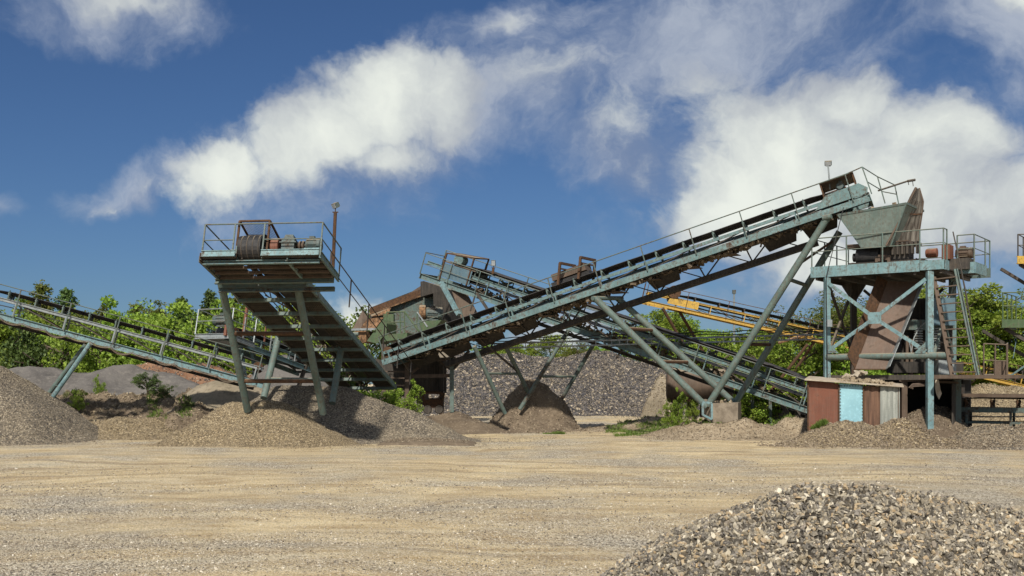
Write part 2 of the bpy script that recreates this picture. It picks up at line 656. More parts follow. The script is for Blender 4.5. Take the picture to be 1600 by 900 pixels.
M_GREY, B_GREY = rock('grey_gravel_stones', S_GREY), gravel_base('grey_gravel_bed', S_GREY, .04)
M_SAND, B_SAND = rock('sandy_gravel_stones', S_SAND), gravel_base('sandy_gravel_bed', S_SAND, .036)
M_FORE, B_FORE = rock('crushed_stone', S_FORE, sc=60, dustamt=.1), gravel_base('shaded_crushed_stone_bed', [(0, (.010, .009, .008)), (1, (.05, .042, .033))], .05)  # bed near-black: the shade between stones is put into its colour
M_COB, B_COB = rock('dark_cobble_stones', S_COB, dustamt=.12, sc=12), gravel_base('dark_cobble_bed', S_COB, .12, dustamt=.1)
M_DIRT = rock('dirt_clods', S_DIRT)


def earth(name, c1, c2, c3, bump=.7):
    m, g, b = new_mat(name)
    ge = g.node('ShaderNodeNewGeometry')
    v = ge.outputs['Position']
    n = g.noise(v, .7, 9, .62, .4)
    n2 = g.noise(v, 5, 8, .65)
    n3 = g.noise(v, 32, 5, .6)
    c = g.mix(g.step(n, .35, .65), c1, c2)
    c = g.mix(g.m('MULTIPLY', g.step(n2, .48, .70), .7), c, c3)
    c = g.mix(g.m('MULTIPLY', g.step(n3, .52, .72), .4), c, [x * 1.6 for x in c3])
    g.set(b.inputs['Base Color'], c)
    b.inputs['Roughness'].default_value = .95
    b.inputs['Specular IOR Level'].default_value = .15
    bp = g.node('ShaderNodeBump')
    bp.inputs['Strength'].default_value = bump
    bp.inputs['Distance'].default_value = .12
    g.set(bp.inputs['Height'], g.m('ADD', g.m('ADD', n2, n), g.m('MULTIPLY', n3, .3)))
    g.l.new(bp.outputs[0], b.inputs['Normal'])
    return m


E_DARK = earth('dark_brown_soil', (.10, .076, .054), (.155, .12, .083), (.24, .19, .135))
E_TAN = earth('tan_soil', (.20, .155, .10), (.30, .24, .165), (.40, .34, .25))
E_SLAG = earth('dark_grey_fines', (.085, .078, .072), (.125, .115, .105), (.17, .155, .135), .5)
E_PALE = earth('pale_sand', (.20, .17, .12), (.29, .245, .18), (.14, .115, .085), .9)
E_RED = earth('red_brown_soil', (.14, .07, .04), (.20, .11, .065), (.26, .18, .12))

# the yard: packed sand with streaks of loose gravel
M_GROUND, g, b = new_mat('packed_gravel_yard')
ge = g.node('ShaderNodeNewGeometry')
pos = ge.outputs['Position']
mp = g.node('ShaderNodeMapping')
mp.inputs['Rotation'].default_value = (0, 0, R(-4))
mp.inputs['Scale'].default_value = (.11, .34, 1)
wrp = g.vm('ADD', pos, g.vm('SCALE', g.vm('SUBTRACT', g.noise(pos, .09, 3, .5, color=True), (.5, .5, .5)), 9.0))
g.set(mp.inputs[0], wrp)
streak = g.noise(mp.outputs[0], 1.0, 7, .62, .5)
mp2 = g.node('ShaderNodeMapping')
mp2.inputs['Rotation'].default_value = (0, 0, R(5))
mp2.inputs['Scale'].default_value = (.5, 1.9, 1)
g.set(mp2.inputs[0], wrp)
streak2 = g.noise(mp2.outputs[0], 1.0, 6, .65, .3)
patch = g.noise(pos, .20, 7, .62)
sand = g.mix(g.step(streak2, .34, .66), (.46, .315, .14), (.90, .72, .41))
sand = g.mix(g.m('MULTIPLY', g.step(streak, .58, .74), .6), sand, (.29, .195, .095))
sand = g.mix(g.m('MULTIPLY', g.step(g.noise(mp2.outputs[0], .45, 5, .6), .54, .72), .7), sand, (.86, .75, .52))
sx = g.node('ShaderNodeSeparateXYZ')
g.l.new(wrp, sx.inputs[0])
# wheel paths: pairs of compacted curved bands crossing the yard
tt = g.m('ADD', sx.outputs[1], g.m('MULTIPLY', g.m('SINE', g.m('MULTIPLY', sx.outputs[0], .10)), 2.6))
band = g.m('ABSOLUTE', g.m('SUBTRACT', g.m('FRACT', g.m('DIVIDE', tt, 2.1)), .5))
track = g.m('MULTIPLY', g.step(band, .36, .44), g.step(g.noise(pos, .13, 4, .6), .44, .60))
sand = g.mix(g.m('MULTIPLY', track, .8), sand, (.30, .205, .10))
vo = g.node('ShaderNodeTexVoronoi')
vo.inputs['Scale'].default_value = 42
g.set(vo.inputs['Vector'], pos)
hs = g.node('ShaderNodeSeparateColor')
g.l.new(vo.outputs['Color'], hs.inputs[0])
peb = g.ramp(hs.outputs[0], [(0, (.03, .028, .03)), (.28, (.15, .135, .12)), (.55, (.40, .355, .28)), (.8, (.60, .54, .43)), (1, (.78, .73, .63))])
vo2 = g.node('ShaderNodeTexVoronoi')
vo2.inputs['Scale'].default_value = 85
g.set(vo2.inputs['Vector'], pos)
hs2 = g.node('ShaderNodeSeparateColor')
g.l.new(vo2.outputs['Color'], hs2.inputs[0])
peb2 = g.ramp(hs2.outputs[1], [(0, (.06, .05, .04)), (.35, (.27, .215, .14)), (.7, (.54, .44, .29)), (1, (.82, .75, .60))])
gm = g.step(g.m('ADD', g.m('MULTIPLY', patch, .62), g.m('ADD', g.m('MULTIPLY', streak, .28), g.m('MULTIPLY', streak2, .12))), .45, .62)
stonemask = g.step(hs.outputs[2], .45, .55)
cc = g.mix(.36, sand, peb2)
cc = g.mix(g.m('MULTIPLY', gm, .85), cc, peb)
cc = g.mix(g.m('MULTIPLY', g.m('SUBTRACT', 1.0, stonemask), .34), cc, peb)
g.set(b.inputs['Base Color'], cc)
b.inputs['Roughness'].default_value = .95
b.inputs['Specular IOR Level'].default_value = .15
bp = g.node('ShaderNodeBump')
bp.inputs['Strength'].default_value = 1.0
bp.inputs['Distance'].default_value = .03
g.set(bp.inputs['Height'], g.m('SUBTRACT', g.m('MULTIPLY', streak2, 1.5), g.m('ADD', vo.outputs['Distance'], g.m('MULTIPLY', vo2.outputs['Distance'], .5))))
g.l.new(bp.outputs[0], b.inputs['Normal'])


def leafmat(name, cols, trans=.35):
    m, g, b = new_mat(name)
    ge = g.node('ShaderNodeNewGeometry')
    oi = g.node('ShaderNodeObjectInfo')
    c = g.ramp(ge.outputs['Random Per Island'], [(i / (len(cols) - 1), c) for i, c in enumerate(cols)])
    n = g.noise(ge.outputs['Position'], .9, 3, .5)
    c = g.mix(g.m('MULTIPLY', g.step(n, .35, .65), .35), c, [x * 1.35 for x in cols[-1]])
    hv = g.node('ShaderNodeHueSaturation')
    g.set(hv.inputs['Hue'], g.m('ADD', .485, g.m('MULTIPLY', oi.outputs['Random'], .03)))
    g.set(hv.inputs['Value'], g.m('ADD', .78, g.m('MULTIPLY', oi.outputs['Random'], .44)))
    g.set(hv.inputs['Color'], c)
    g.set(b.inputs['Base Color'], hv.outputs[0])
    b.inputs['Roughness'].default_value = .55
    b.inputs['Specular IOR Level'].default_value = .25
    tr = g.node('ShaderNodeBsdfTranslucent')
    g.set(tr.inputs[0], g.mix(.5, hv.outputs[0], (.16, .24, .02), 'ADD'))
    ms = g.node('ShaderNodeMixShader')
    ms.inputs[0].default_value = trans
    o = m.node_tree.nodes['Material Output']
    g.l.new(b.outputs[0], ms.inputs[1])
    g.l.new(tr.outputs[0], ms.inputs[2])
    g.l.new(ms.outputs[0], o.inputs[0])
    return m


L_PINE = leafmat('pine_needles', [(.022, .042, .014), (.042, .072, .020), (.065, .105, .025), (.10, .145, .035)], .15)
L_DEC = leafmat('broad_leaves', [(.06, .105, .014), (.12, .185, .018), (.19, .27, .03), (.27, .35, .06)], .35)
L_OLIVE = leafmat('olive_leaves', [(.035, .055, .01), (.06, .085, .015), (.10, .125, .02), (.14, .13, .03)], .3)
L_GRASS = leafmat('grass_blades', [(.05, .085, .016), (.09, .14, .024), (.16, .20, .05)], .3)
BARK = simple('bark', (.06, .045, .03), (.13, .10, .075), 5, .95, .6)

# ------------------------------------------------------------------ ground
def ground_h(x, y):
    h = fbm(x, y, .09, 3, 5) * .05 + vnoise(x * .12 + y * .02, y * .9, 9) * .030 + vnoise(x * .3, y * 2.2, 10) * .012 + fbm(x, y, 1.3, 3, 21) * .010
    tt = y + 2.6 * np.sin(x * .10 + vnoise(x * .05, y * .05, 12)) + vnoise(x * .09, y * .09, 13) * 2.0
    fr_ = np.abs((tt / 2.1) % 1.0 - .5)
    h = h - .028 * np.clip((fr_ - .34) * 9, 0, 1) * np.clip(vnoise(x * .13, y * .13, 14) * 2.5, 0, 1)
    far = np.clip((y - 66) / 60.0, 0, 1)
    return h + far * (1.0 + .6 * vnoise(x * .03, y * .03, 3))


def graded(a, b, near_a, near_b, step, n):
    mid = np.arange(near_a, near_b, step)
    lo = near_a - np.geomspace(step, near_a - a, n)[::-1]
    hi = mid[-1] + np.geomspace(step, b - mid[-1], n)
    return np.concatenate([lo, mid, hi])


gx = graded(-1500, 1500, -26, 26, .16, 34)
gy = graded(-120, 3000, 9, 62, .16, 34)
XX, YY = np.meshgrid(gx, gy, indexing='ij')
ZZ = ground_h(XX, YY)
V = np.stack([XX.ravel(), YY.ravel(), ZZ.ravel()], 1)
ny = len(gy)
I, J = np.meshgrid(np.arange(len(gx) - 1), np.arange(ny - 1), indexing='ij')
a = (I * ny + J).ravel()
T = np.concatenate([np.stack([a, a + ny, a + ny + 1], 1), np.stack([a, a + ny + 1, a + 1], 1)])
o = link('ground', tris_mesh('ground', V, T, [M_GROUND], smooth=np.ones(len(T))))
tag(o, 'packed sandy yard with streaks of loose grey gravel', kind='structure')


# ------------------------------------------------------------------ stones
def hull_protos(n, pts, seed, flat=.6):
    r = np.random.default_rng(seed)
    res = []
    for _ in range(n):
        p = r.normal(size=(pts, 3))
        p /= np.linalg.norm(p, axis=1)[:, None]
        p *= r.uniform(.78, 1.05, (pts, 1))
        p *= np.array([1.15, r.uniform(.5, .95), r.uniform(.28, .28 + flat * .5)])
        bm = bmesh.new()
        vs = [bm.verts.new(tuple(q)) for q in p]
        h = bmesh.ops.convex_hull(bm, input=vs)
        bmesh.ops.delete(bm, geom=[e for e in h['geom_interior'] if isinstance(e, bmesh.types.BMVert)], context='VERTS')
        bmesh.ops.triangulate(bm, faces=bm.faces)
        bmesh.ops.recalc_face_normals(bm, faces=bm.faces)
        bm.verts.ensure_lookup_table()
        bm.verts.index_update()
        res.append((np.array([v.co[:] for v in bm.verts]), np.array([[v.index for v in f.verts] for f in bm.faces])))
        bm.free()
    return res


PR_LO = hull_protos(8, 7, 1)
PR_HI = hull_protos(18, 13, 2, .75)


def rand_rot(n, r, tilt=.7):
    """random rotations whose flat side stays roughly up"""
    a = r.uniform(0, 2 * np.pi, n)
    b = r.normal(0, tilt, n)
    c = r.normal(0, tilt, n)
    ca, sa, cb, sb, cc_, sc_ = np.cos(a), np.sin(a), np.cos(b), np.sin(b), np.cos(c), np.sin(c)
    m = np.zeros((n, 3, 3))
    Rx = m.copy(); Rx[:, 0, 0] = 1; Rx[:, 1, 1] = cb; Rx[:, 1, 2] = -sb; Rx[:, 2, 1] = sb; Rx[:, 2, 2] = cb
    Ry = m.copy(); Ry[:, 1, 1] = 1; Ry[:, 0, 0] = cc_; Ry[:, 0, 2] = sc_; Ry[:, 2, 0] = -sc_; Ry[:, 2, 2] = cc_
    Rz = m.copy(); Rz[:, 2, 2] = 1; Rz[:, 0, 0] = ca; Rz[:, 0, 1] = -sa; Rz[:, 1, 0] = sa; Rz[:, 1, 1] = ca
    return Rx @ Ry @ Rz


def stones(pos, size, protos, r, tilt=.7):
    """pos (n,3), size (n,) -> vertices, triangles"""
    n = len(pos)
    Rm = rand_rot(n, r, tilt)
    which = r.integers(0, len(protos), n)
    VV, TT, off = [], [], 0
    for k, (pv, pt) in enumerate(protos):
        idx = np.nonzero(which == k)[0]
        if not len(idx):
            continue
        v = np.einsum('nij,vj->nvi', Rm[idx], pv) * size[idx][:, None, None] + pos[idx][:, None, :]
        t = pt[None, :, :] + (np.arange(len(idx)) * len(pv))[:, None, None] + off
        VV.append(v.reshape(-1, 3))
        TT.append(t.reshape(-1, 3))
        off += len(idx) * len(pv)
    return np.concatenate(VV), np.concatenate(TT)


def heap_fn(segs, rough=.06, sm=.12, seed=0, rs=.8, power=1.0):
    """segs: (p0, p1, slope): ridge lines from which the sides fall away"""
    def h(x, y):
        tot = None
        wx = x + vnoise(x * .7, y * .7, seed + 40) * .25
        wy = y + vnoise(x * .7, y * .7, seed + 41) * .25
        vals = []
        for (p0, p1, sl) in segs:
            dx, dy = p1[0] - p0[0], p1[1] - p0[1]
            L2 = dx * dx + dy * dy + 1e-9
            t = np.clip(((wx - p0[0]) * dx + (wy - p0[1]) * dy) / L2, 0, 1)
            d = np.sqrt((wx - p0[0] - dx * t) ** 2 + (wy - p0[1] - dy * t) ** 2)
            d = np.sqrt(d * d + .12) - .34                       # rounded crest
            zc = p0[2] + (p1[2] - p0[2]) * t
            z = zc - sl * d
            low = .35
            k_ = np.exp(np.minimum((z - low) / low * .8, 0))
            z = np.where(z < low, low * k_ - .20 * (1 - k_), z)   # run-out at the foot
            vals.append(z)
        k = 1.0 / sm
        m = np.max(vals, 0)
        tot = m + sm * np.log(sum(np.exp(np.clip((v - m) * k, -40, 0)) for v in vals)) * .6
        return tot + fbm(x, y, rs, 4, seed) * rough * np.clip(tot * 1.5, .12, 1)
    return h


HEAPS = {}


def heap(name, label, cat, segs, bed, stone=None, dens=0, size=(.03, .05), step=.12, rough=.06, sm=.12, seed=0, rs=.8,
         protos=None, front=None, group=None, box=None, margin=5.5, tilt=.7, clip=None):
    h = heap_fn(segs, rough, sm, seed, rs)
    xs = [p[0] for s_ in segs for p in s_[:2]]
    ys = [p[1] for s_ in segs for p in s_[:2]]
    x0, x1, y0, y1 = min(xs) - margin, max(xs) + margin, min(ys) - margin, max(ys) + margin
    if box:
        x0, x1, y0, y1 = box
    gx = np.arange(x0, x1, step)
    gy = np.arange(y0, y1, step)
    X, Y = np.meshgrid(gx, gy, indexing='ij')
    Zh = h(X, Y)
    G = ground_h(X, Y)
    n = len(gy)
    I, J = np.meshgrid(np.arange(len(gx) - 1), np.arange(n - 1), indexing='ij')
    a = (I * n + J).ravel()
    above = (Zh > G - .03).ravel()
    keep = above[a] | above[a + 1] | above[a + n] | above[a + n + 1]
    a = a[keep]
    edge = np.minimum(np.minimum(X - x0, x1 - X), np.minimum(Y - y0, y1 - Y))
    Zc = np.maximum(Zh - .5 * np.clip(1 - edge / .9, 0, 1) ** 2, G - .12)
    V = np.stack([X.ravel(), Y.ravel(), Zc.ravel()], 1)
    T = np.concatenate([np.stack([a, a + n, a + n + 1], 1), np.stack([a, a + n + 1, a + 1], 1)])
    used = np.unique(T)
    remap = np.zeros(len(V), int)
    remap[used] = np.arange(len(used))
    V, T = V[used], remap[T]
    c0 = segs[0][0]
    org = (c0[0], c0[1], 0.0)
    o = link(name, tris_mesh(name, V, T, [bed], smooth=np.ones(len(T)), org=org), None, org)
    o['wloc'] = org
    tag(o, label, cat, group)
    if stone is not None:
        r = np.random.default_rng(seed + 500)
        N = int(dens)
        px, py = r.uniform(x0, x1, N), r.uniform(y0, y1, N)
        if front is not None:
            ok = front(px, py)
            px, py = px[ok], py[ok]
        hz, gz = h(px, py), ground_h(px, py)
        e = .05
        sx, sy = (h(px + e, py) - hz) / e, (h(px, py + e) - hz) / e
        p = np.clip((hz - gz + .18) * 4, 0, 1) ** 2 * np.sqrt(1 + sx ** 2 + sy ** 2) / 1.4
        edge = np.minimum(np.minimum(px - x0, x1 - px), np.minimum(py - y0, y1 - py))
        ok = (r.uniform(0, 1, len(px)) < p) & (edge > .9)
        px, py, hz = px[ok], py[ok], np.maximum(hz, gz)[ok]
        s = size[0] + (size[1] - size[0]) * r.beta(1.5, 3, len(px))
        v, t = stones(np.stack([px, py, hz + s * r.uniform(-.35, .45, len(px))], 1), s, protos or PR_LO, r, tilt)
        so = link('loose_stones', tris_mesh('loose_stones', v, t, [stone], org=org), o)
        so['kind'] = 'stuff'
    HEAPS[name] = h
    return h


def S(p0, p1=None, sl=.68):
    p1 = p0 if p1 is None else p1
    return (tuple(P(*p0)), tuple(P(*p1)), sl)


# foreground pile of crushed stone, cut by the right and lower picture edge
heap('crushed_stone_pile', 'pile of coarse pale crushed stone in the foreground at lower right', 'stone pile',
     [S((1285, 758, 9.6), (1375, 762, 9.7), .58), S((1160, 812, 9.2), (1285, 758, 9.6), .55), S((1375, 762, 9.7), (1640, 812, 9.6), .55)],
     B_FORE, M_FORE, 170000, (.016, .050), .05, rough=.05, sm=.06, seed=3, rs=1.6, protos=PR_HI, margin=3.2,
     front=lambda x, y: (y < 10.6) & (y > 6.0) & (x > -.6) & (x < 6.5), tilt=.95)
# heaps under and beside the left machine
heap('left_gravel_heap', 'tall grey gravel heap at the left picture edge', 'gravel heap',
     [S((-6, 570, 40.5), None, .80), S((-100, 590, 41), (-6, 574, 40.5), .75)], B_GREY, M_GREY, 190000, (.014, .036), .14, rough=.09, seed=7,
     front=lambda x, y: (y < 41.5) & (x > -22.5))
heap('sandy_gravel_heap', 'low brown gravel heap in front of the cantilevered conveyor legs', 'gravel heap',
     [S((364, 630, 38.2), (438, 629, 38.2), .64), S((330, 655, 38.0), (362, 632, 38.2), .64)], B_SAND, M_SAND, 190000, (.013, .032), .12, rough=.09, seed=13,
     front=lambda x, y: y < 39.5)
heap('long_gravel_heap', 'long dark grey gravel heap behind the brown one, running right', 'gravel heap',
     [S((452, 602, 41.5), (540, 606, 41.5), .66), S((540, 606, 41.5), (625, 640, 41.2), .62), S((625, 640, 41.2), (690, 668, 40.6), .6)],
     B_GREY, M_GREY, 230000, (.014, .034), .13, rough=.08, seed=17, front=lambda x, y: y < 43)
heap('cobble_stockpile', 'very large dark cobble stockpile behind the conveyors in the middle', 'stockpile',
     [S((640, 556, 74), (900, 551, 75), .80), S((900, 551, 75), (985, 553, 75), .80), S((985, 553, 75), (1030, 562, 73), .8)],
     B_COB, M_COB, 230000, (.04, .10), .3, rough=.40, seed=23, margin=8, rs=.35, front=lambda x, y: (y < 76) & (x > -8.5))
# soil mounds
heap('pale_sand_mound', 'pale sandy spill down the right end of the cobble stockpile', 'sand mound',
     [S((1036, 580, 68), (1046, 618, 66.5), 2.6)], E_PALE, M_SAND, 9000, (.04, .09), .2, rough=.2, seed=29, margin=3)
heap('dark_soil_mound', 'dark brown soil mound around the feet of the middle trestle', 'soil mound',
     [S((828, 604, 50), (843, 608, 50), 1.25), S((815, 657, 49.3), (872, 657, 49.6), .8)], E_DARK, M_DIRT, 24000, (.02, .09), .10, rough=.36, seed=31, margin=4)
heap('low_soil_bank', 'low dark soil bank below the conveyor drive frame', 'soil mound',
     [S((650, 648, 48.5), (712, 645, 48.5), .5), S((712, 645, 48.5), (765, 664, 49), .4)], E_DARK, M_DIRT, 9000, (.02, .07), .14, rough=.16, seed=37)
heap('grey_fines_mound', 'wide smooth dark grey mound below the left conveyor', 'mound',
     [S((30, 571, 55), (70, 572, 56), .42), S((110, 578, 55), (215, 571, 57), .42), S((215, 571, 57), (262, 590, 55), .55)],
     E_SLAG, None, step=.16, rough=.42, seed=41, margin=7, rs=.4)
heap('eroded_soil_bank', 'eroded brown bank with dry clods and weeds beside the left gravel heap', 'soil bank',
     [S((110, 622, 46), (185, 618, 46), .55), S((185, 618, 46), (262, 612, 46.5), .7), S((262, 612, 46), (300, 640, 44), .5)],
     E_DARK, M_SAND, 42000, (.02, .09), .10, rough=.40, seed=43, rs=1.5, margin=4, front=lambda x, y: y < 47)
heap('pale_gravel_spill', 'pale gravel spill at the foot of the eroded bank', 'gravel heap',
     [S((150, 655, 42.5), (240, 652, 43), .30)], B_SAND, M_SAND, 50000, (.02, .05), .14, rough=.16, seed=44, margin=5)
heap('sheeted_sand_mound', 'pale smooth sand mound just behind the brown gravel heap', 'sand mound',
     [S((318, 602, 46), (392, 598, 46), .62)], E_PALE, None, step=.14, rough=.22, seed=47, margin=3.5, rs=.6)
heap('red_earth_bank', 'red brown earth bank behind the left conveyor', 'earth bank',
     [S((205, 566, 62), (330, 573, 62), .6), S((330, 573, 62), (400, 590, 60), .6)], E_RED, M_COB, 20000, (.04, .10), .25, rough=.3, seed=53, margin=5)
heap('grey_cone_heap', 'grey gravel cone seen between the legs of the cantilevered conveyor', 'gravel heap',
     [S((448, 556, 55), None, .72)], E_SLAG, None, step=.2, rough=.12, seed=59, margin=7)
heap('block_soil_mound', 'weedy tan soil mound under the concrete footing block', 'soil mound',
     [S((1070, 662, 44), (1120, 650, 44.5), .5), S((1085, 668, 42.5), (1150, 660, 42.4), .5), S((1120, 652, 44.5), (1180, 660, 43.5), .5), S((1180, 662, 42.5), (1245, 655, 43), .45)],
     E_TAN, M_DIRT, 26000, (.02, .06), .11, rough=.22, seed=61, rs=1.2, margin=2.8)
heap('tunnel_soil_mound', 'dark soil mound left of the rusty shed below the conveyor tail', 'soil mound',
     [S((1195, 640, 47), (1245, 622, 47), .7)], E_DARK, M_DIRT, 12000, (.02, .07), .14, rough=.22, seed=67, margin=3.5)
heap('weedy_verge', 'low weedy soil verge in front of the cobble stockpile', 'soil mound',
     [S((950, 664, 50), (1040, 652, 50), .3)], E_TAN, M_DIRT, 12000, (.02, .06), .14, rough=.18, seed=68, margin=3, rs=1.1)
heap('brown_gravel_heap', 'brown grey gravel heap in front of the rusty shed, left hump', 'gravel heap',
     [S((1310, 662, 37.6), (1345, 660, 37.4), .62), S((1262, 684, 37.0), (1310, 662, 37.6), .5)], B_SAND, M_DIRT, 34000, (.025, .06), .1, rough=.12, seed=71, rs=1.4, margin=2.6)
heap('stony_gravel_heap', 'brown grey gravel heap in front of the tower leg, right hump', 'gravel heap',
     [S((1395, 655, 37.2), (1412, 655, 37.2), .66), S((1412, 656, 37.2), (1480, 684, 36.8), .55)], B_SAND, M_DIRT, 40000, (.025, .065), .1, rough=.12, seed=73, rs=1.4, margin=2.8)
heap('crusher_soil_mound', 'dark brown soil mound in the shade under the tower', 'soil mound',
     [S((1455, 634, 39.6), (1465, 636, 39.6), .75)], E_DARK, M_DIRT, 9000, (.02, .07), .12, rough=.18, seed=79, margin=2.4)
heap('right_edge_gravel_heap', 'grey gravel heap at the right picture edge below the low conveyor', 'gravel heap',
     [S((1535, 668, 37), (1560, 664, 37), .5), S((1595, 660, 37), (1640, 655, 37), .62)], B_GREY, M_DIRT, 34000, (.022, .06), .1, rough=.12, seed=83, rs=1.3, margin=2.6)
heap('distant_pale_bank', 'pale gravel bank far behind the low conveyor on the right', 'gravel bank',
     [S((1540, 603, 60), (1700, 603, 60), .35)], B_SAND, M_SAND, 14000, (.04, .1), .25, rough=.15, seed=89, margin=6)

heap('turned_soil_ridge', 'thin ridge of turned brown soil on the yard right of the gravel heaps', 'soil ridge',
     [S((640, 687, 38.6), (700, 690, 38.2), .12), S((655, 686, 38.5), (672, 687, 38.4), .3)], E_DARK, M_DIRT, 9000, (.015, .05), .1, rough=.10, seed=97, rs=1.6, margin=1.6)
# loose gravel lying on the yard
r = np.random.default_rng(77)
N = 230000
yy = 9.0 + 23 * r.beta(1.0, 2.4, N)
xx = r.uniform(-1, 1, N) * (yy * .50 + 1.0)
dens = fbm(xx, yy * 1.8, .35, 4, 63) * .5 + vnoise(xx * .12, yy * .9, 64) * .5
ok = r.uniform(0, 1, N) < np.clip(.30 + dens * .75, .05, 1)
xx, yy = xx[ok], yy[ok]
s = .006 + .024 * r.beta(1.1, 4, len(xx)) * np.clip(yy / 14, 1, 1.6)
v, t = stones(np.stack([xx, yy, ground_h(xx, yy) + s * .2], 1), s, PR_LO[:4], r, .5)
o = link('loose_gravel', tris_mesh('loose_gravel', v, t, [rock('yard_gravel', [(0, (.03, .028, .028)), (.3, (.15, .13, .105)), (.6, (.36, .31, .23)), (.85, (.52, .46, .36)), (1, (.66, .62, .53))])]))
tag(o, 'loose grey and tan gravel scattered over the yard', kind='stuff')


# ------------------------------------------------------------------ vegetation
def leaf_tris(centers, sizes, r, stretch=1.7, up=.0):
    """small bent leaf quads (two triangles) at random orientations"""
    n = len(centers)
    d = r.normal(size=(n, 3))
    d[:, 2] += up
    d /= np.linalg.norm(d, axis=1)[:, None]
    e = r.normal(size=(n, 3))
    e -= d * np.sum(e * d, 1)[:, None]
    e /= np.linalg.norm(e, axis=1)[:, None]
    s = sizes[:, None]
    a = centers - d * s * stretch * .5
    c = centers + d * s * stretch * .5
    nrm = np.cross(d, e)
    b = centers + e * s * .5 + nrm * s * .12
    f = centers - e * s * .5 + nrm * s * .12
    V = np.stack([a, b, c, f], 1).reshape(-1, 3)
    k = np.arange(n)[:, None] * 4
    T = np.concatenate([k + np.array([[0, 1, 2]]), k + np.array([[0, 2, 3]])])
    return V, T


def limb_mesh(segs, name):
    mb = MB()
    for p, q, r0, r1 in segs:
        mb.tube(p, q, r0, 6, r1, caps=False)
    return mb.mesh(name, BARK, smooth=True)


def conifer(seed, H=8.0, W=1.6):
    """young pine: whorls of upswept branches carrying needle tufts, bare leader"""
    r = np.random.default_rng(seed)
    segs = [((0, 0, -.3), (0, 0, H * .55), .09, .05), ((0, 0, H * .55), (r.uniform(-.1, .1), 0, H), .05, .015)]
    C, Sz = [], []
    z = H * .06
    while z < H - .25:
        t = z / H
        rad = W * (1 - t) ** .75 * r.uniform(.75, 1.1) + .12
        n = r.integers(4, 7)
        a0 = r.uniform(0, 6.28)
        for k in range(n):
            if r.uniform() < .12:
                continue
            an = a0 + k * 6.28 / n + r.normal(0, .2)
            L = rad * r.uniform(.6, 1.15)
            rise = L * (.25 + .5 * t)
            p = np.array([0, 0, z])
            q = np.array([math.cos(an) * L, math.sin(an) * L, z + rise])
            segs.append((tuple(p), tuple(q), .02, .008))
            m = int(30 + L * 75)
            tt = r.uniform(.15, 1.05, m) ** .8
            pts = p + (q - p) * tt[:, None] + r.normal(0, .07 + .07 * (1 - tt[:, None]), (m, 3))
            C.append(pts)
            Sz.append(r.uniform(.06, .13, m))
        z += r.uniform(.26, .42)
    m = 30
    C.append(np.stack([r.normal(0, .05, m), r.normal(0, .05, m), r.uniform(H - .7, H + .15, m)], 1))
    Sz.append(r.uniform(.07, .14, m))
    C, Sz = np.concatenate(C), np.concatenate(Sz)
    v, t = leaf_tris(C, Sz, r, 1.5, .5)
    return v, t, segs


def broadleaf(seed, H=8.0, W=2.2, base=.12, n_limb=15, leaf=(.10, .20), per=260, open_=.55):
    r = np.random.default_rng(seed)
    top = np.array([r.uniform(-.3, .3), r.uniform(-.3, .3), H * .86])
    segs = [((0, 0, -.3), tuple(top * .5), .14, .08), (tuple(top * .5), tuple(top), .08, .02)]
    C, Sz = [], []
    for i in range(n_limb):
        t = base + (1 - base) * (i + r.uniform(0, 1)) / n_limb * .92
        p = top * min(t, .95)
        an = r.uniform(0, 6.28)
        prof = math.sin(min(1, (t - base) / (1 - base) * .82 + .18) * math.pi) ** .6
        L = W * prof * r.uniform(.55, 1.1) + .2
        q = p + np.array([math.cos(an) * L, math.sin(an) * L, L * r.uniform(.3, .9)])
        segs.append((tuple(p), tuple(q), .045, .015))
        for j in range(4):
            c = p + (q - p) * r.uniform(.45, 1.0) + r.normal(0, .32, 3)
            segs.append((tuple(p + (q - p) * .5), tuple(c), .02, .007))
            m = int(per / 4 * r.uniform(.4, 1.5))
            rad = r.uniform(.28, .62) * (W / 2.2) ** .5
            d = r.normal(size=(m, 3))
            d /= np.linalg.norm(d, axis=1)[:, None]
            d *= rad * r.uniform(.2, 1, (m, 1)) ** open_
            d[:, 2] *= .75
            C.append(c + d)
            Sz.append(r.uniform(leaf[0], leaf[1], m))
    C, Sz = np.concatenate(C), np.concatenate(Sz)
    v, t = leaf_tris(C, Sz, r, 1.4)
    return v, t, segs


PROTO = {}
for k in range(4):
    v, t, sg = conifer(200 + k, 8.0, 1.45 + .25 * k)
    PROTO['pine', k] = (tris_mesh('crown', v, t, [L_PINE if k % 2 == 0 else L_OLIVE]), limb_mesh(sg, 'trunk'))
for k in range(5):
    v, t, sg = broadleaf(300 + k, 8.0, 1.9 + .35 * k, n_limb=22 + 3 * k, per=620, leaf=(.06, .125))
    PROTO['broad', k] = (tris_mesh('crown', v, t, [L_DEC]), limb_mesh(sg, 'trunk'))
for k in range(3):
    v, t, sg = broadleaf(320 + k, 8.0, 2.9, base=.25, n_limb=26, per=330, leaf=(.06, .11), open_=.4)
    PROTO['olive', k] = (tris_mesh('crown', v, t, [L_OLIVE]), limb_mesh(sg, 'trunk'))
for k in range(3):
    v, t, sg = broadleaf(340 + k, 8.0, 1.15 + .15 * k, base=.10, n_limb=34, per=300, leaf=(.06, .115), open_=.5)
    PROTO['slim', k] = (tris_mesh('crown', v, t, [L_DEC if k < 2 else L_OLIVE]), limb_mesh(sg, 'trunk'))
for k in range(3):
    v, t, sg = broadleaf(400 + k, 2.4, 1.3, base=.0, n_limb=14, per=420, leaf=(.05, .10))
    PROTO['bush', k] = (tris_mesh('foliage', v, t, [L_DEC]), limb_mesh(sg, 'stem'))
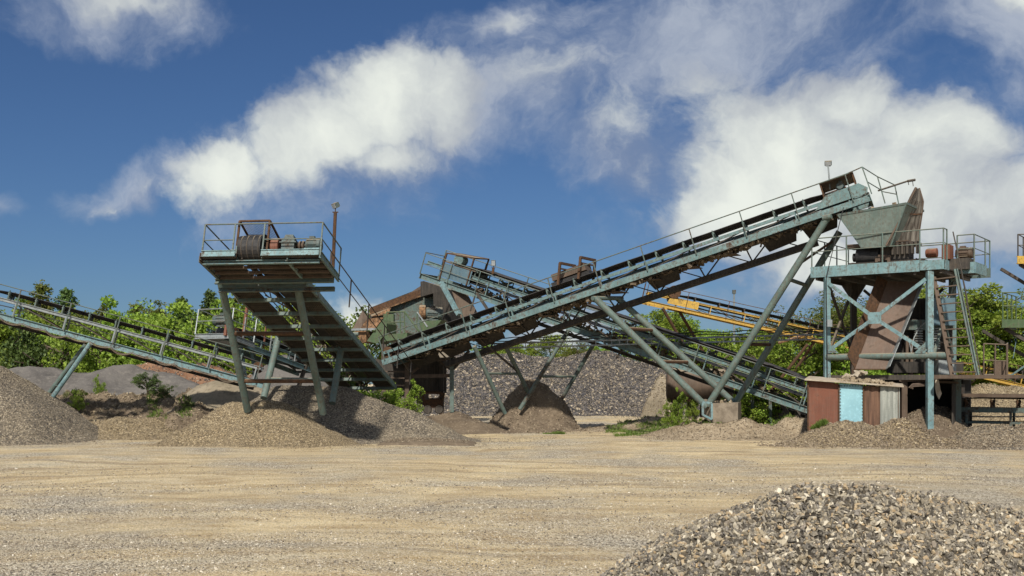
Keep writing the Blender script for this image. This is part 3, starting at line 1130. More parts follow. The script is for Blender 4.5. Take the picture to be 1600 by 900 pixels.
for k in range(2):
    v, t, sg = broadleaf(420 + k, 2.4, 1.3, base=.0, n_limb=14, per=380, leaf=(.05, .10))
    PROTO['darkbush', k] = (tris_mesh('foliage', v, t, [L_PINE]), limb_mesh(sg, 'stem'))

ORD = ['first', 'second', 'third', 'fourth', 'fifth', 'sixth', 'seventh', 'eighth', 'ninth', 'tenth', 'eleventh', 'twelfth',
       'thirteenth', 'fourteenth', 'fifteenth', 'sixteenth', 'seventeenth', 'eighteenth', 'nineteenth', 'twentieth', 'twenty-first', 'twenty-second', 'twenty-third', 'twenty-fourth']


def tree(kind, k, px, topy, Y, label, group, wide=1.0, base_z=None):
    crown, trunk = PROTO[kind, k]
    x = (px - 800) / F * Y
    gz = float(ground_h(np.array([x]), np.array([Y]))[0]) if base_z is None else base_z
    H = P(px, topy, Y).z - gz
    h0 = 2.4 if 'bush' in kind else 8.0
    sc = H / (h0 * (1.0 if kind == 'pine' else .99))
    bush = 'bush' in kind
    name = {'pine': 'pine_tree', 'broad': 'broadleaf_tree', 'slim': 'broadleaf_tree', 'olive': 'broadleaf_tree', 'bush': 'bush', 'darkbush': 'bush'}[kind]
    root = thing(name, label, 'bush' if bush else 'tree', Vector((x, Y, gz)), group)
    ws = sc
    rz = random.uniform(0, 6.28)
    root.rotation_euler = (0, 0, rz)
    root.scale = (ws * wide, ws * wide, sc)
    link('foliage' if bush else 'crown', crown, root)
    link('stem' if bush else 'trunk', trunk, root)
    return root


# tree line behind the left conveyor: (kind, variant, x, top, distance)
left = [('pine', 0, -22, 462, 74), ('slim', 0, 8, 466, 76), ('broad', 0, 30, 480, 80), ('slim', 1, 48, 441, 78), ('pine', 1, 66, 438, 76), ('broad', 1, 84, 482, 76),
        ('pine', 2, 103, 450, 80), ('slim', 2, 122, 470, 77), ('slim', 0, 142, 464, 78), ('pine', 3, 160, 474, 77), ('broad', 4, 182, 488, 80), ('slim', 1, 200, 476, 78),
        ('pine', 1, 214, 470, 78), ('slim', 0, 231, 462, 76), ('slim', 2, 254, 458, 77), ('broad', 2, 268, 486, 80), ('pine', 2, 284, 464, 76), ('slim', 1, 306, 472, 80), ('pine', 0, 328, 452, 76),
        ('slim', 2, 346, 462, 77), ('pine', 3, 368, 462, 80)]
for i, (kd, k, px, ty, Y) in enumerate(left):
    w = 'dark young pine' if kd == 'pine' else 'bright green leafy tree'
    tree(kd, k, px, ty + 2, Y, f'{w}, {ORD[i]} from the left along the left treeline', 'trees behind the left conveyor', wide=1.2)
low = [('bush', 0, -10, 505, 66), ('bush', 1, 22, 500, 68), ('darkbush', 0, 52, 520, 66), ('bush', 2, 80, 512, 69), ('darkbush', 1, 104, 520, 66), ('bush', 0, 130, 505, 68), ('bush', 1, 158, 525, 66),
       ('bush', 2, 190, 505, 69), ('bush', 0, 222, 508, 66), ('darkbush', 0, 248, 515, 70), ('bush', 1, 276, 506, 68), ('bush', 2, 306, 515, 66), ('bush', 0, 338, 512, 70),
       ('darkbush', 1, 366, 515, 72), ('bush', 1, 392, 525, 66), ('bush', 2, 402, 484, 78), ('bush', 2, 424, 520, 64), ('bush', 0, 436, 490, 80), ('bush', 0, 452, 530, 66), ('bush', 1, 470, 490, 82), ('bush', 1, 482, 530, 66), ('darkbush', 0, 520, 512, 72), ('bush', 2, 556, 520, 74)]
for i, (kd, k, px, ty, Y) in enumerate(low):
    w = 'dark bush' if kd == 'darkbush' else 'bright green bush'
    tree(kd, k, px, ty, Y, f'{w}, {ORD[i]} from the left below the left treeline', 'bushes below the left treeline', wide=.85)
for i, (kd, k, px, ty, Y) in enumerate([('broad', 0, 760, 528, 96), ('broad', 2, 795, 522, 95), ('pine', 1, 830, 532, 98), ('broad', 3, 862, 520, 96), ('olive', 0, 900, 530, 94), ('broad', 1, 938, 526, 97),
                                        ('pine', 2, 975, 530, 96), ('pine', 3, 998, 536, 94)]):
    w = {'pine': 'small pine', 'broad': 'light green tree', 'olive': 'olive green tree'}[kd]
    tree(kd, k, px, ty, Y, f'{w} peeping over the cobble stockpile, {ORD[i]} from the left', 'trees behind the cobble stockpile', wide=1.25)
rt = [('broad', 3, 1032, 482, 88), ('broad', 4, 1068, 492, 90), ('broad', 1, 1100, 505, 86), ('broad', 2, 1134, 502, 88), ('broad', 4, 1170, 506, 90), ('broad', 0, 1204, 508, 84),
      ('olive', 1, 1252, 482, 78), ('olive', 0, 1290, 462, 76), ('broad', 3, 1330, 478, 82), ('olive', 2, 1362, 455, 84), ('broad', 4, 1404, 468, 80),
      ('broad', 3, 1508, 440, 72), ('broad', 4, 1545, 452, 74), ('broad', 2, 1582, 458, 72), ('broad', 1, 1618, 462, 72), ('broad', 4, 1460, 462, 80)]
for i, (kd, k, px, ty, Y) in enumerate(rt):
    w = 'olive brown thin leaved tree' if kd == 'olive' else 'bright green leafy tree'
    tree(kd, k, px, ty, Y, f'{w}, {ORD[i]} in the treeline on the right half', 'trees behind the right machines', wide=1.45)
for i, (kd, k, px, ty, Y) in enumerate([('bush', 0, 1090, 545, 78), ('bush', 1, 1130, 545, 76), ('bush', 2, 1170, 552, 78), ('bush', 0, 1215, 545, 74), ('bush', 1, 1262, 540, 72), ('bush', 2, 1300, 542, 74),
                                        ('bush', 0, 1350, 545, 70), ('bush', 1, 1400, 540, 72), ('bush', 2, 1500, 545, 70), ('bush', 0, 1550, 550, 72), ('bush', 1, 1600, 548, 72)]):
    tree(kd, k, px, ty, Y, f'leafy green bush low in the right treeline, {ORD[i]} from the left', 'bushes low in the right treeline', wide=1.0)


def hz_at(names, x, y):
    z = float(ground_h(np.array([x]), np.array([y]))[0])
    for n in names:
        z = max(z, float(HEAPS[n](np.array([x]), np.array([y]))[0]))
    return z


near = [('darkbush', 0, 232, 588, 46, ['eroded_soil_bank'], 'dark sprawling bush on top of the eroded bank', 1.5),
        ('darkbush', 1, 262, 604, 45, ['eroded_soil_bank'], 'dark low bush at the right end of the eroded bank', 1.3),
        ('darkbush', 0, 295, 628, 43.5, ['eroded_soil_bank'], 'small dark weed clump beside the brown gravel heap', 1.2),
        ('bush', 1, 117, 611, 44, ['eroded_soil_bank'], 'tiny bright green bush near the foot of the left conveyor legs', .8),
        ('bush', 0, 156, 594, 47, ['eroded_soil_bank'], 'sparse light green sapling on the eroded bank', .45),
        ('bush', 2, 598, 612, 47, ['long_gravel_heap'], 'green bush below the tail of the cantilevered conveyor', .9),
        ('bush', 0, 634, 610, 46.5, ['low_soil_bank'], 'leafy bush left of the rusty ore wagon', .7),
        ('bush', 1, 572, 616, 47, ['long_gravel_heap'], 'low bush behind the long gravel heap', 1.0),
        ('bush', 2, 1048, 634, 47, ['block_soil_mound'], 'low bush under the left end of the brown tank', .7),
        ('bush', 0, 1062, 620, 46, ['block_soil_mound'], 'upright leafy bush in front of the brown tank', .40),
        ('bush', 1, 1086, 630, 46, ['block_soil_mound'], 'leafy bush between the brown tank and the concrete block', .6),
        ('bush', 2, 1168, 622, 46, ['block_soil_mound'], 'dark leafy bush right beside the concrete block', 1.2),
        ('bush', 0, 1195, 616, 46, ['block_soil_mound'], 'round leafy bush right of the concrete block', 1.3),
        ('bush', 1, 1222, 626, 47, ['tunnel_soil_mound'], 'small bush on the dark mound left of the shed', 1.1)]
for kd, k, px, ty, Y, hs_, lab, wd in near:
    x = (px - 800) / F * Y
    tree(kd, k, px, ty, Y, lab, None, wide=wd, base_z=hz_at(hs_, x, Y))


def grass(name, label, boxes, n, seed, hmax=.24):
    r = np.random.default_rng(seed)
    C, A = [], []
    for (pxa, pxb, Ya, Yb, hs_) in boxes:
        m = n // len(boxes)
        Y = r.uniform(Ya, Yb, m)
        x = (r.uniform(pxa, pxb, m) - 800) / F * Y
        k = r.uniform(0, 1, m) < np.clip(.40 + fbm(x, Y, 1.3, 3, seed) * 1.1, 0, 1)
        x, Y = x[k], Y[k]
        z = ground_h(x, Y)
        for h_ in hs_:
            z = np.maximum(z, HEAPS[h_](x, Y))
        C.append(np.stack([x, Y, z], 1))
    C = np.concatenate(C)
    m = len(C)
    an = r.uniform(0, 6.28, m)
    w = r.uniform(.015, .035, m)[:, None]
    d = np.stack([np.cos(an), np.sin(an), np.zeros(m)], 1)
    tip = C + np.stack([r.normal(0, .08, m), r.normal(0, .08, m), r.uniform(.03, hmax, m) * np.clip(.55 + fbm(C[:, 0], C[:, 1], 2.1, 3, seed + 5) * .7, .2, 1.3)], 1)
    V = np.stack([C - d * w - [0, 0, .02], C + d * w - [0, 0, .02], tip], 1).reshape(-1, 3)
    T = np.arange(m * 3).reshape(-1, 3)
    o = link(name, tris_mesh(name, V, T, [L_GRASS]))
    tag(o, label, kind='stuff')


grass('grass', 'short green grass and weeds along the yard edge and around the concrete block',
      [(948, 1048, 47, 51, ['weedy_verge']), (960, 1060, 44, 46, []), (1100, 1125, 42.5, 44.5, ['block_soil_mound']), (1155, 1240, 42.5, 46, ['block_soil_mound']),
       (1155, 1215, 43, 45, ['block_soil_mound']), (1020, 1090, 44, 48, ['block_soil_mound', 'weedy_verge']), (230, 300, 43, 46, ['eroded_soil_bank']), (832, 880, 45.5, 46.2, []), (1270, 1290, 37.5, 38.3, ['brown_gravel_heap'])],
      52000, 91)

# ------------------------------------------------------------------ machinery
def lerp(a, b, t):
    return Vector(a) + (Vector(b) - Vector(a)) * t


class Frame:
    """inclined frame of a conveyor: s along, a across (away from the near side), b up-normal"""
    def __init__(s, A0, A1, flip=False):
        s.A0, s.A1 = Vector(A0), Vector(A1)
        d = s.A1 - s.A0
        s.L = d.length
        s.u = d / s.L
        s.v = Z.cross(s.u).normalized()
        if s.v.y < 0:
            s.v = -s.v
        if flip:
            s.v = -s.v
        s.w = s.u.cross(s.v).normalized()
        if s.w.z < 0:
            s.w = -s.w

    def pt(s, t, a=0.0, b=0.0):
        return s.A0 + s.u * t + s.v * a + s.w * b


def belt_loop(name, fr, s0, s1, a0, a1, bt, bb, parent, trough=.12, rad=None):
    """endless belt: troughed carrying run on top, flat return run below"""
    rad = (bt - bb) / 2
    bc = (bt + bb) / 2
    n = max(6, int((s1 - s0) / .6))
    path = []
    for i in range(n + 1):
        t = s0 + (s1 - s0) * i / n
        e = min(1, min(i, n - i) / 2.0)
        path.append((t, bt + random.uniform(-.006, .006), e))
    for k in range(1, 8):
        an = math.pi / 2 - math.pi * k / 8
        path.append((s1 + math.cos(an) * rad, bc + math.sin(an) * rad, 0))
    for i in range(n + 1):
        t = s1 - (s1 - s0) * i / n
        path.append((t, bb - .02 * math.sin(i * 1.7), 0))
    for k in range(1, 8):
        an = -math.pi / 2 - math.pi * k / 8
        path.append((s0 + math.cos(an) * rad, bc + math.sin(an) * rad, 0))
    W = a1 - a0
    cr = [(0, 1), (.2, .35), (.33, 0), (.67, 0), (.8, .35), (1, 1)]
    vs, fs = [], []
    for (t, b, e) in path:
        for (c, k) in cr:
            vs.append(fr.pt(t, a0 + W * c, b + k * trough * e))
    m, k = len(path), len(cr)
    for i in range(m):
        j = (i + 1) % m
        for c in range(k - 1):
            fs.append([i * k + c, i * k + c + 1, j * k + c + 1, j * k + c])
    mb = MB().add(vs, fs)
    o = mb.build(name, BELTM, parent)
    md = o.modifiers.new('thick', 'SOLIDIFY')
    md.thickness = .022
    return o


def pulley(fr, s, a0, a1, b, r, parent, mat=None, name='pulley'):
    mb = MB().lathe(fr.pt(s, a0, b), fr.v, [(0, r * .3), (0, r), (.01, r), (a1 - a0 - .01, r), (a1 - a0, r), (a1 - a0, r * .3)], 22)
    mb.tube(fr.pt(s, a0 - .12, b), fr.pt(s, a1 + .12, b), .04, 8)
    return mb.build(name, mat or RUST, parent)


def idler_mesh(fr, a0, a1, mat):
    """one idler set in local axes: x along, y across, z up; origin on the stringer top"""
    W = a1 - a0
    mb = MB()
    for y in (0, W):
        mb.box((0, y, .09), .045, .04, .18)
        sgn = 1 if y == 0 else -1
        mb.path([Vector((0, y, .17)), Vector((0, y - .0 * sgn, .27)), Vector((0, y + .04 * sgn, .32)), Vector((0, y + .09 * sgn, .31))], .022, 6)
    mb.box((0, W / 2, .02), .07, W, .04)
    w = W * .30
    mb.tube((0, W * .35, .10), (0, W * .65, .10), .055, 10)
    mb.tube((0, W * .34, .10), (0, W * .06, .22), .055, 10)
    mb.tube((0, W * .66, .10), (0, W * .94, .22), .055, 10)
    return mb.mesh('idler', mat)


def frame_matrix(fr, pos):
    m = Matrix((fr.u, fr.v, fr.w)).transposed().to_4x4()
    m.translation = pos
    return m


def handrail(fr, a, s0, s1, b0, bt, parent, sp=2.0, mid=None, r=.021, mat=None, lean=0.0, name='handrail', posts=True):
    mat = mat or TEALD
    mb = MB().tube(fr.pt(s0, a, bt), fr.pt(s1, a, bt), r, 6)
    if mid:
        for m_ in (mid if hasattr(mid, '__len__') else [mid]):
            mb.tube(fr.pt(s0, a, m_), fr.pt(s1, a, m_), r * .85, 6)
    h = mb.build(name, mat, parent)
    if posts:
        n = max(1, int(round(abs(s1 - s0) / sp)))
        for i in range(n + 1):
            t = s0 + (s1 - s0) * i / n
            MB().bar(fr.pt(t, a, b0), fr.pt(t + lean, a, bt), .04, .04, fr.u).build('post', mat, h)
    return h


def gantry(root, fr, W, stb=.34, sth=.10, gh=.20, gw=.09, mat=None, mat2=None, frame_sp=2.4, idler_sp=1.25, belt_a=None, belt_b=(.56, .12),
           ends=(0.15, 0.15), belt_ends=None, smat=None, idmat=None, no_belt=False):
    mat, smat = mat or TEAL, smat or TEAL
    L = fr.L
    for a, sg in ((0, 1), (W, -1)):
        MB().chan(fr.pt(0, a, 0), fr.pt(L, a, 0), gw, gh, fr.w, 1 if sg > 0 else -1).build('girder', mat, root)
        MB().chan(fr.pt(ends[0], a + .06 * sg, stb), fr.pt(L - ends[1], a + .06 * sg, stb), .06, sth, fr.w, 1).build('stringer', smat, root)
    n = int(L / frame_sp)
    for i in range(n + 1):
        t = min(max(.4 + i * frame_sp, .1), L - .3)
        m = MB()
        for a, sg in ((0, 1), (W, -1)):
            m.bar(fr.pt(t, a + .055 * sg, gh / 2), fr.pt(t, a + .055 * sg, stb), .09, .05, fr.u)
        m.bar(fr.pt(t, .05, 0), fr.pt(t, W - .05, 0), .06, .10, fr.w)
        m.build('cross_frame', smat, root)
    br = MB()
    for i in range(n):
        t0, t1 = .4 + i * frame_sp, .4 + (i + 1) * frame_sp
        if t1 > L - .3:
            break
        for a, sg in ((0, 1), (W, -1)):
            br.bar(fr.pt(t0 + .1, a + .10 * sg, gh / 2), fr.pt(t1 - .1, a + .10 * sg, stb - .03), .03, .04, fr.w)
            br.bar(fr.pt(t0, a + .14 * sg, .05), fr.pt(t1, W - a - .14 * sg, .05), .03, .04, fr.w)
    br.build('bracing', mat2 or DARK, root)
    a0, a1 = belt_a or (.10, W - .10)
    if no_belt:
        return
    be = belt_ends or (.35, .35)
    belt_loop('belt', fr, be[0], L - be[1], a0 + .05, a1 - .05, belt_b[0], belt_b[1], root)
    rad = (belt_b[0] - belt_b[1]) / 2 - .02
    bc = sum(belt_b) / 2
    pulley(fr, be[0], a0 + .04, a1 - .04, bc, rad, root)
    pulley(fr, L - be[1], a0 + .04, a1 - .04, bc, rad, root)
    me = idler_mesh(fr, 0.04, W - .04, idmat or PIPE)
    t = be[0] + .7
    org = wloc(root)
    while t < L - be[1] - .5:
        o = link('idler', me, root)
        o.matrix_local = frame_matrix(fr, fr.pt(t, 0.04, stb + sth / 2) - org)
        t += idler_sp * random.uniform(.96, 1.04)


def clutter(mb, fr, a_rng, b_rng, s_rng, n, size=(.03, .14)):
    for _ in range(n):
        c = fr.pt(random.uniform(*s_rng), random.uniform(*a_rng), random.uniform(*b_rng))
        e = Matrix.Rotation(random.uniform(0, 3), 3, Vector((random.uniform(-1, 1), random.uniform(-1, 1), random.uniform(-1, 1) + .01)).normalized())
        s_ = random.uniform(*size)
        mb.obox(c, e @ Vector((s_, 0, 0)), e @ Vector((0, s_ * random.uniform(.3, .8), 0)), e @ Vector((0, 0, s_ * random.uniform(.2, .5))))
    return mb


def floodlight(name, label, base, top, r, head, aim, parent_mat=RUST, size=(.26, .16, .18)):
    base, top = Vector(base), Vector(top)
    t = thing(name, label, 'floodlight', base)
    mb = MB().tube(base, top, r, 8)
    mb.bar(top - Z * .01, top + Vector((.09, 0, -.01)), .05, .03)
    mb.bar(top - Z * .01, top + Vector((-.09, 0, -.01)), .05, .03)
    mb.build('pole', parent_mat, t)
    c = top + Z * head
    MB().tube(top, c, .02, 6).build('bracket', DARK, t)
    aim = Vector(aim).normalized()
    x = aim.cross(Z).normalized()
    y = x.cross(aim)
    hb = MB().obox(c, x * size[0] / 2, y * size[2] / 2, aim * size[1] / 2)
    for k in range(4):
        hb.obox(c - aim * (size[1] / 2 + .02) + x * (k - 1.5) * size[0] / 5, x * .01, y * size[2] * .4, aim * .03)
    h = hb.build('lamp_housing', MOTOR, t)
    MB().obox(c + aim * (size[1] / 2 + .006), x * size[0] * .42, y * size[2] * .40, aim * .006).build('lens', GLASSD, h)
    return t


def motor(root, p, axis, L, r, mat=None, name='motor'):
    axis = Vector(axis).normalized()
    mb = MB().lathe(p, axis, [(0, r * .35), (0, r * .8), (L * .06, r * .95), (L * .1, r), (L * .75, r), (L * .78, r * 1.08), (L * .97, r * 1.04), (L, r * .8), (L, r * .2)], 18)
    sidev = axis.cross(Z).normalized()
    for k in range(9):
        an = 2 * math.pi * k / 9
        d = sidev * math.cos(an) + Z * math.sin(an)
        c = Vector(p) + axis * L * .43 + d * r * 1.04
        mb.obox(c, axis * L * .3, d * r * .08, axis.cross(d) * r * .04)
    mb.obox(Vector(p) + axis * L * .4 + Z * r * 1.15, axis * L * .16, sidev * r * .4, Z * r * .25)
    mb.obox(Vector(p) + axis * L * .4 - Z * r * 1.1, axis * L * .35, sidev * r * .7, Z * r * .12)
    return mb.build(name, mat or MOTOR, root, smooth=True)


# ================= A: long conveyor at the left edge
A0, A1 = P(410, 602, 42.5), P(-60, 478, 40.0)
fr = Frame(A0, A1)
rt_ = thing('belt_conveyor', 'long teal belt conveyor climbing out of the left picture edge, cable sagging below', 'conveyor', Vector((A0.x, A0.y, 0)))
gantry(rt_, fr, 1.05, stb=.62, sth=.13, gh=.24, belt_b=(.86, .40), idler_sp=.95, frame_sp=1.8, mat=TEALB, smat=GREY)
handrail(fr, -.08, .3, fr.L, .05, 1.14, rt_, sp=1.8, mid=None, r=.018)
q = MB()
for k in range(14):
    t = fr.L * k / 14 + .2
    pts = [fr.pt(t + fr.L / 14 * j / 5, -.09, -.10 - .10 * math.sin(math.pi * j / 5) * (1 + .6 * math.sin(k * 2.3))) for j in range(6)]
    q.path(pts, .022, 5)
    q.path([p_ + fr.w * .05 + fr.v * .02 for p_ in pts], .012, 5)
q.build('cable', BROWN, rt_)
q = MB()
q.chan(fr.pt(.3, 1.2, -.22), fr.pt(fr.L, 1.2, -.22), .08, .12, fr.w)
q.build('lower_chord', DARK, rt_)
for (a, b) in (((129, 545, 41.6), (74, 618, 41.7)), ((137, 543, 40.5), (80, 624, 41.0))):
    p_, q_ = P(*a), P(*b)
    MB().tube(p_ + (p_ - q_).normalized() * .2, q_ + (q_ - p_).normalized() * .5, .085, 12).build('leg', PIPE if a[0] < 130 else TEALB, rt_)
MB().bar(P(85, 603, 41.2), P(91, 602, 41.0), .09, .03).build('leg_tie', PIPE, rt_)

# ================= B: cantilevered conveyor coming towards the camera
T0, T1 = P(618, 605, 46.5), P(487, 449, 35.1)
d_ = (T1 - T0)
TB = T0 + d_ * ((46.5 - 32.7) / (46.5 - 35.1))
fr = Frame(T0, TB, flip=False)
fr.v = Vector((-fr.v.x, -fr.v.y, -fr.v.z)) if fr.v.x > 0 else fr.v       # a runs towards the left
WB = 2.73
LB = fr.L
sP = LB - 1.75                       # where the platform starts
B = thing('belt_conveyor', 'green cantilevered conveyor coming towards the viewer with head drum platform on four legs', 'conveyor', Vector((T0.x, T0.y, 0)))
FB = fr
for a in (0, WB):
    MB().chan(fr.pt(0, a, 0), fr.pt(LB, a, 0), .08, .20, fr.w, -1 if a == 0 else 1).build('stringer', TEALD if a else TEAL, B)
for a in (.80, 1.44):
    MB().chan(fr.pt(0, a, .10), fr.pt(LB - .1, a, .10), .07, .16, fr.w).build('inner_girder', DARK, B)
    MB().chan(fr.pt(0, a, .62), fr.pt(LB - .1, a, .62), .07, .10, fr.w).build('belt_rail', TEALD, B)
n = 9
for i in range(n + 1):
    t = .3 + (sP - .5) * i / n
    MB().bar(fr.pt(t, -.02, -.13), fr.pt(t, WB + .02, -.13), .10, .12, fr.w).build('cross_beam', PIPE, B)
    if i < n:
        t2 = .3 + (sP - .5) * (i + 1) / n
        for a0_, a1_ in ((.05, .74), (1.86, WB - .05)):
            m_ = MB().obox(fr.pt((t + t2) / 2, (a0_ + a1_) / 2, -.045), fr.u * (t2 - t - .08) / 2, fr.v * (a1_ - a0_) / 2, fr.w * .012)
            for k in range(2):
                a_ = a0_ + (a1_ - a0_) * k
                m_.bar(fr.pt(t + .04, a_, -.075), fr.pt(t2 - .04, a_, -.075), .02, .05, fr.w)
            for k in range(12):
                t_ = t + .06 + (t2 - t - .12) * k / 11
                m_.bar(fr.pt(t_, a0_ + .02, -.066), fr.pt(t_, a1_ - .02, -.066), .015, .02, fr.w)
            m_.build('walkway_panel', GRATE, B)
        br = MB()
        for a in (.80, 1.44):
            br.bar(fr.pt(t, a, .15), fr.pt((t + t2) / 2, a, .60), .035, .035, fr.w)
            br.bar(fr.pt((t + t2) / 2, a, .60), fr.pt(t2, a, .15), .035, .035, fr.w)
        br.bar(fr.pt(t, 1.46, .05), fr.pt(t2, 1.84, .05), .035, .035, fr.w)
        br.bar(fr.pt(t, 1.84, .60), fr.pt((t + t2) / 2, 1.84, .05), .03, .03, fr.w)
        br.bar(fr.pt((t + t2) / 2, 1.84, .05), fr.pt(t2, 1.84, .60), .03, .03, fr.w)
        br.build('truss_brace', DARK, B)
belt_loop('belt', fr, .3, LB - .42, .84, 1.36, .92, .16, B, trough=.10)
me = idler_mesh(fr, .80, 1.42, RUST)
t = .9
while t < LB - 1.2:
    o = link('idler', me, B)
    o.matrix_local = frame_matrix(Frame(T0, TB, True), fr.pt(t, 1.42, .67) - wloc(B))
    t += 1.2
# heavier head beams
MB().chan(fr.pt(sP - .15, -.96, -.30), fr.pt(sP - .15, WB + .12, -.30), .10, .14, fr.w).build('head_beam', TEALD, B)
MB().chan(fr.pt(sP + .15, -1.0, -.12), fr.pt(sP + .15, WB + .15, -.12), .10, .16, fr.w).build('head_beam', PIPE, B)
MB().chan(fr.pt(LB - .1, -1.0, -.10), fr.pt(LB - .1, WB - .08, -.10), .10, .12, fr.w).build('head_beam', TEAL, B)
# platform: two decks with fascias either side of the drum
aL, aR = 2.66, -1.05                  # left and right limits of the platform at the front
dR = (-1.02, .78)
dL = (1.60, aL)
for nm, (a0_, a1_) in (('deck', dR), ('deck', dL)):
    m_ = MB().obox(fr.pt(LB - .82, (a0_ + a1_) / 2, .03), fr.u * .92, fr.v * (a1_ - a0_) / 2, fr.w * .012)
    for k in range(14):
        t_ = LB - 1.7 + k * .13
        m_.bar(fr.pt(t_, a0_ + .04, .006), fr.pt(t_, a1_ - .04, .006), .015, .03, fr.w)
    m_.build(nm, GRATE, B)
    MB().chan(fr.pt(LB + .11, a0_, .12), fr.pt(LB + .11, a1_, .12), .05, .20, fr.w).build('fascia', TEALB, B)
MB().chan(fr.pt(sP - .2, -1.06, .06), fr.pt(LB + .07, -1.06, .06), .06, .22, fr.w).build('side_beam', TEAL, B)
MB().chan(fr.pt(sP - .2, aL + .03, .06), fr.pt(LB + .07, aL + .03, .06), .06, .22, fr.w).build('side_beam', TEALD, B)
for k in range(4):
    t_ = LB - .2 - k * .42
    MB().bar(fr.pt(t_, -1.02, -.05), fr.pt(t_, aL, -.05), .05, .08, fr.w).build('joist', BROWN, B)
# railings of the platform
top, mid = 1.10, .58
def rail_run(pts, z0, z1, zm, parent, mat=TEALD, w=None, name='handrail', sub=None, r=.022):
    """railing along a polyline; posts at its corners and between"""
    w = w or Z
    mb = MB()
    for p_, q_ in zip(pts[:-1], pts[1:]):
        mb.tube(p_ + w * z1, q_ + w * z1, r, 6)
        if zm:
            mb.tube(p_ + w * zm, q_ + w * zm, r * .8, 6)
    h = mb.build(name, mat, parent)
    pp = list(pts)
    if sub:
        pp = []
        for p_, q_ in zip(pts[:-1], pts[1:]):
            m_ = max(1, int(round((q_ - p_).length / sub)))
            pp += [lerp(p_, q_, i / m_) for i in range(m_)]
        pp.append(pts[-1])
    for p_ in pp:
        MB().bar(p_ + w * z0, p_ + w * (z1 + .01), .042, .042, Vector((1, 0, 0)) if abs(w.x) < .9 else Z).build('post', mat, h)
    return h
fL = fr.pt(LB + .05, aL, 0); fL2 = fr.pt(LB + .05, 1.70, 0)
fR = fr.pt(LB + .05, -1.05, 0); fM = fr.pt(LB + .05, .76, 0)
rail_run([fr.pt(sP - .15, aL, 0), fL, fL2], .02, top, mid, B, w=fr.w)
rail_run([fM, fR, fr.pt(sP - .2, -1.05, 0)], .02, top, mid, B, w=fr.w)
MB().tube(fL2 + fr.w * top, fM + fr.w * top, .022, 6).build('handrail', TEALD, B)
rail_run([fr.pt(sP - .2, aL, 0), fr.pt(sP - .2, 1.8, 0)], .02, top, mid, B, w=fr.w)
# long railing down the right side
handrail(fr, -.72, .4, sP - .25, 0, 1.0, B, sp=2.4, mid=.5, r=.02, mat=DARK)
handrail(fr, WB + .05, .4, sP - 3.2, 0, 1.0, B, sp=2.4, mid=.5, r=.02, mat=DARK, name='far_handrail')
# drum
dc = .52
pulley(fr, LB - .30, .84, 1.56, dc - .10, .40, B, mat=RUBBER, name='head_drum')
m_ = MB()
for k in range(4):
    m_.lathe(fr.pt(LB - .30, 0.88 + k * .18, dc - .10), fr.v, [(0, .40), (.01, .412), (.03, .412), (.04, .40)], 26)
m_.build('drum_lagging', SHEET_G if False else DARK, B)
MB().obox(fr.pt(LB - .30, 1.62, .22), fr.u * .28, fr.v * .015, fr.w * .20).build('bearing_plate', TEAL, B)
MB().obox(fr.pt(LB - .30, .79, .22), fr.u * .28, fr.v * .015, fr.w * .20).build('bearing_plate', TEAL, B)
# mesh guard over the drum
m_ = MB()
ga, gb = .66, 1.62
for a in (ga, gb):
    m_.bar(fr.pt(LB - .05, a, .05), fr.pt(LB - .05, a, 1.24), .06, .05, fr.u)
    m_.bar(fr.pt(LB - .05, a, 1.24), fr.pt(LB - 1.55, a, .92), .05, .05, fr.w)
    m_.bar(fr.pt(LB - 1.55, a, .05), fr.pt(LB - 1.55, a, .92), .05, .05, fr.u)
m_.bar(fr.pt(LB - .05, ga, 1.24), fr.pt(LB - .05, gb, 1.24), .05, .05, fr.w)
m_.bar(fr.pt(LB - 1.55, ga, .92), fr.pt(LB - 1.55, gb, .92), .05, .05, fr.w)
gd = m_.build('drum_guard', RUST, B)
m_ = MB()
p00, p10, p01, p11 = fr.pt(LB - .05, ga, 1.24), fr.pt(LB - .05, gb, 1.24), fr.pt(LB - 1.55, ga, .92), fr.pt(LB - 1.55, gb, .92)
for k in range(1, 22):
    f_ = k / 22
    m_.bar(lerp(p00, p10, f_), lerp(p01, p11, f_), .006, .006)
for k in range(1, 28):
    f_ = k / 28
    m_.bar(lerp(p00, p01, f_), lerp(p10, p11, f_), .006, .006)
for k in range(1, 24):
    f_ = k / 24
    for A_, B_ in ((fr.pt(LB - 1.55, gb, .15), fr.pt(LB - 1.55, ga, .15)),):
        m_.bar(lerp(A_, B_, f_), lerp(A_, B_, f_) + fr.w * .77, .006, .006, fr.u)
m_.build('wire_mesh', RUST, gd)
# drive train
MB().lathe(fr.pt(LB - .35, .36, .48), fr.v, [(0, .1), (0, .27), (.02, .28), (.22, .28), (.24, .27), (.24, .1)], 24).build('belt_guard_disc', RUSTR, B)
gx_ = MB().obox(fr.pt(LB - .4, .08, .44), fr.u * .2, fr.v * .20, fr.w * .28)
gx_.frustum([fr.pt(LB - .2, -.11, .60), fr.pt(LB - .2, .27, .60), fr.pt(LB - .6, .27, .60), fr.pt(LB - .6, -.11, .60)],
            [fr.pt(LB - .26, -.04, .86), fr.pt(LB - .26, .20, .86), fr.pt(LB - .54, .20, .86), fr.pt(LB - .54, -.04, .86)])
gx_.obox(fr.pt(LB - .4, .08, .58), fr.u * .24, fr.v * .26, fr.w * .02)
gx_.build('gearbox', MOTOR, B)
MB().lathe(fr.pt(LB - .4, -.12, .54), -fr.v, [(0, .05), (.08, .05), (.08, .11), (.12, .15), (.16, .15), (.17, .07), (.21, .07), (.22, .16), (.27, .14), (.27, .05), (.34, .05)], 18).build('coupling', BROWN, B)
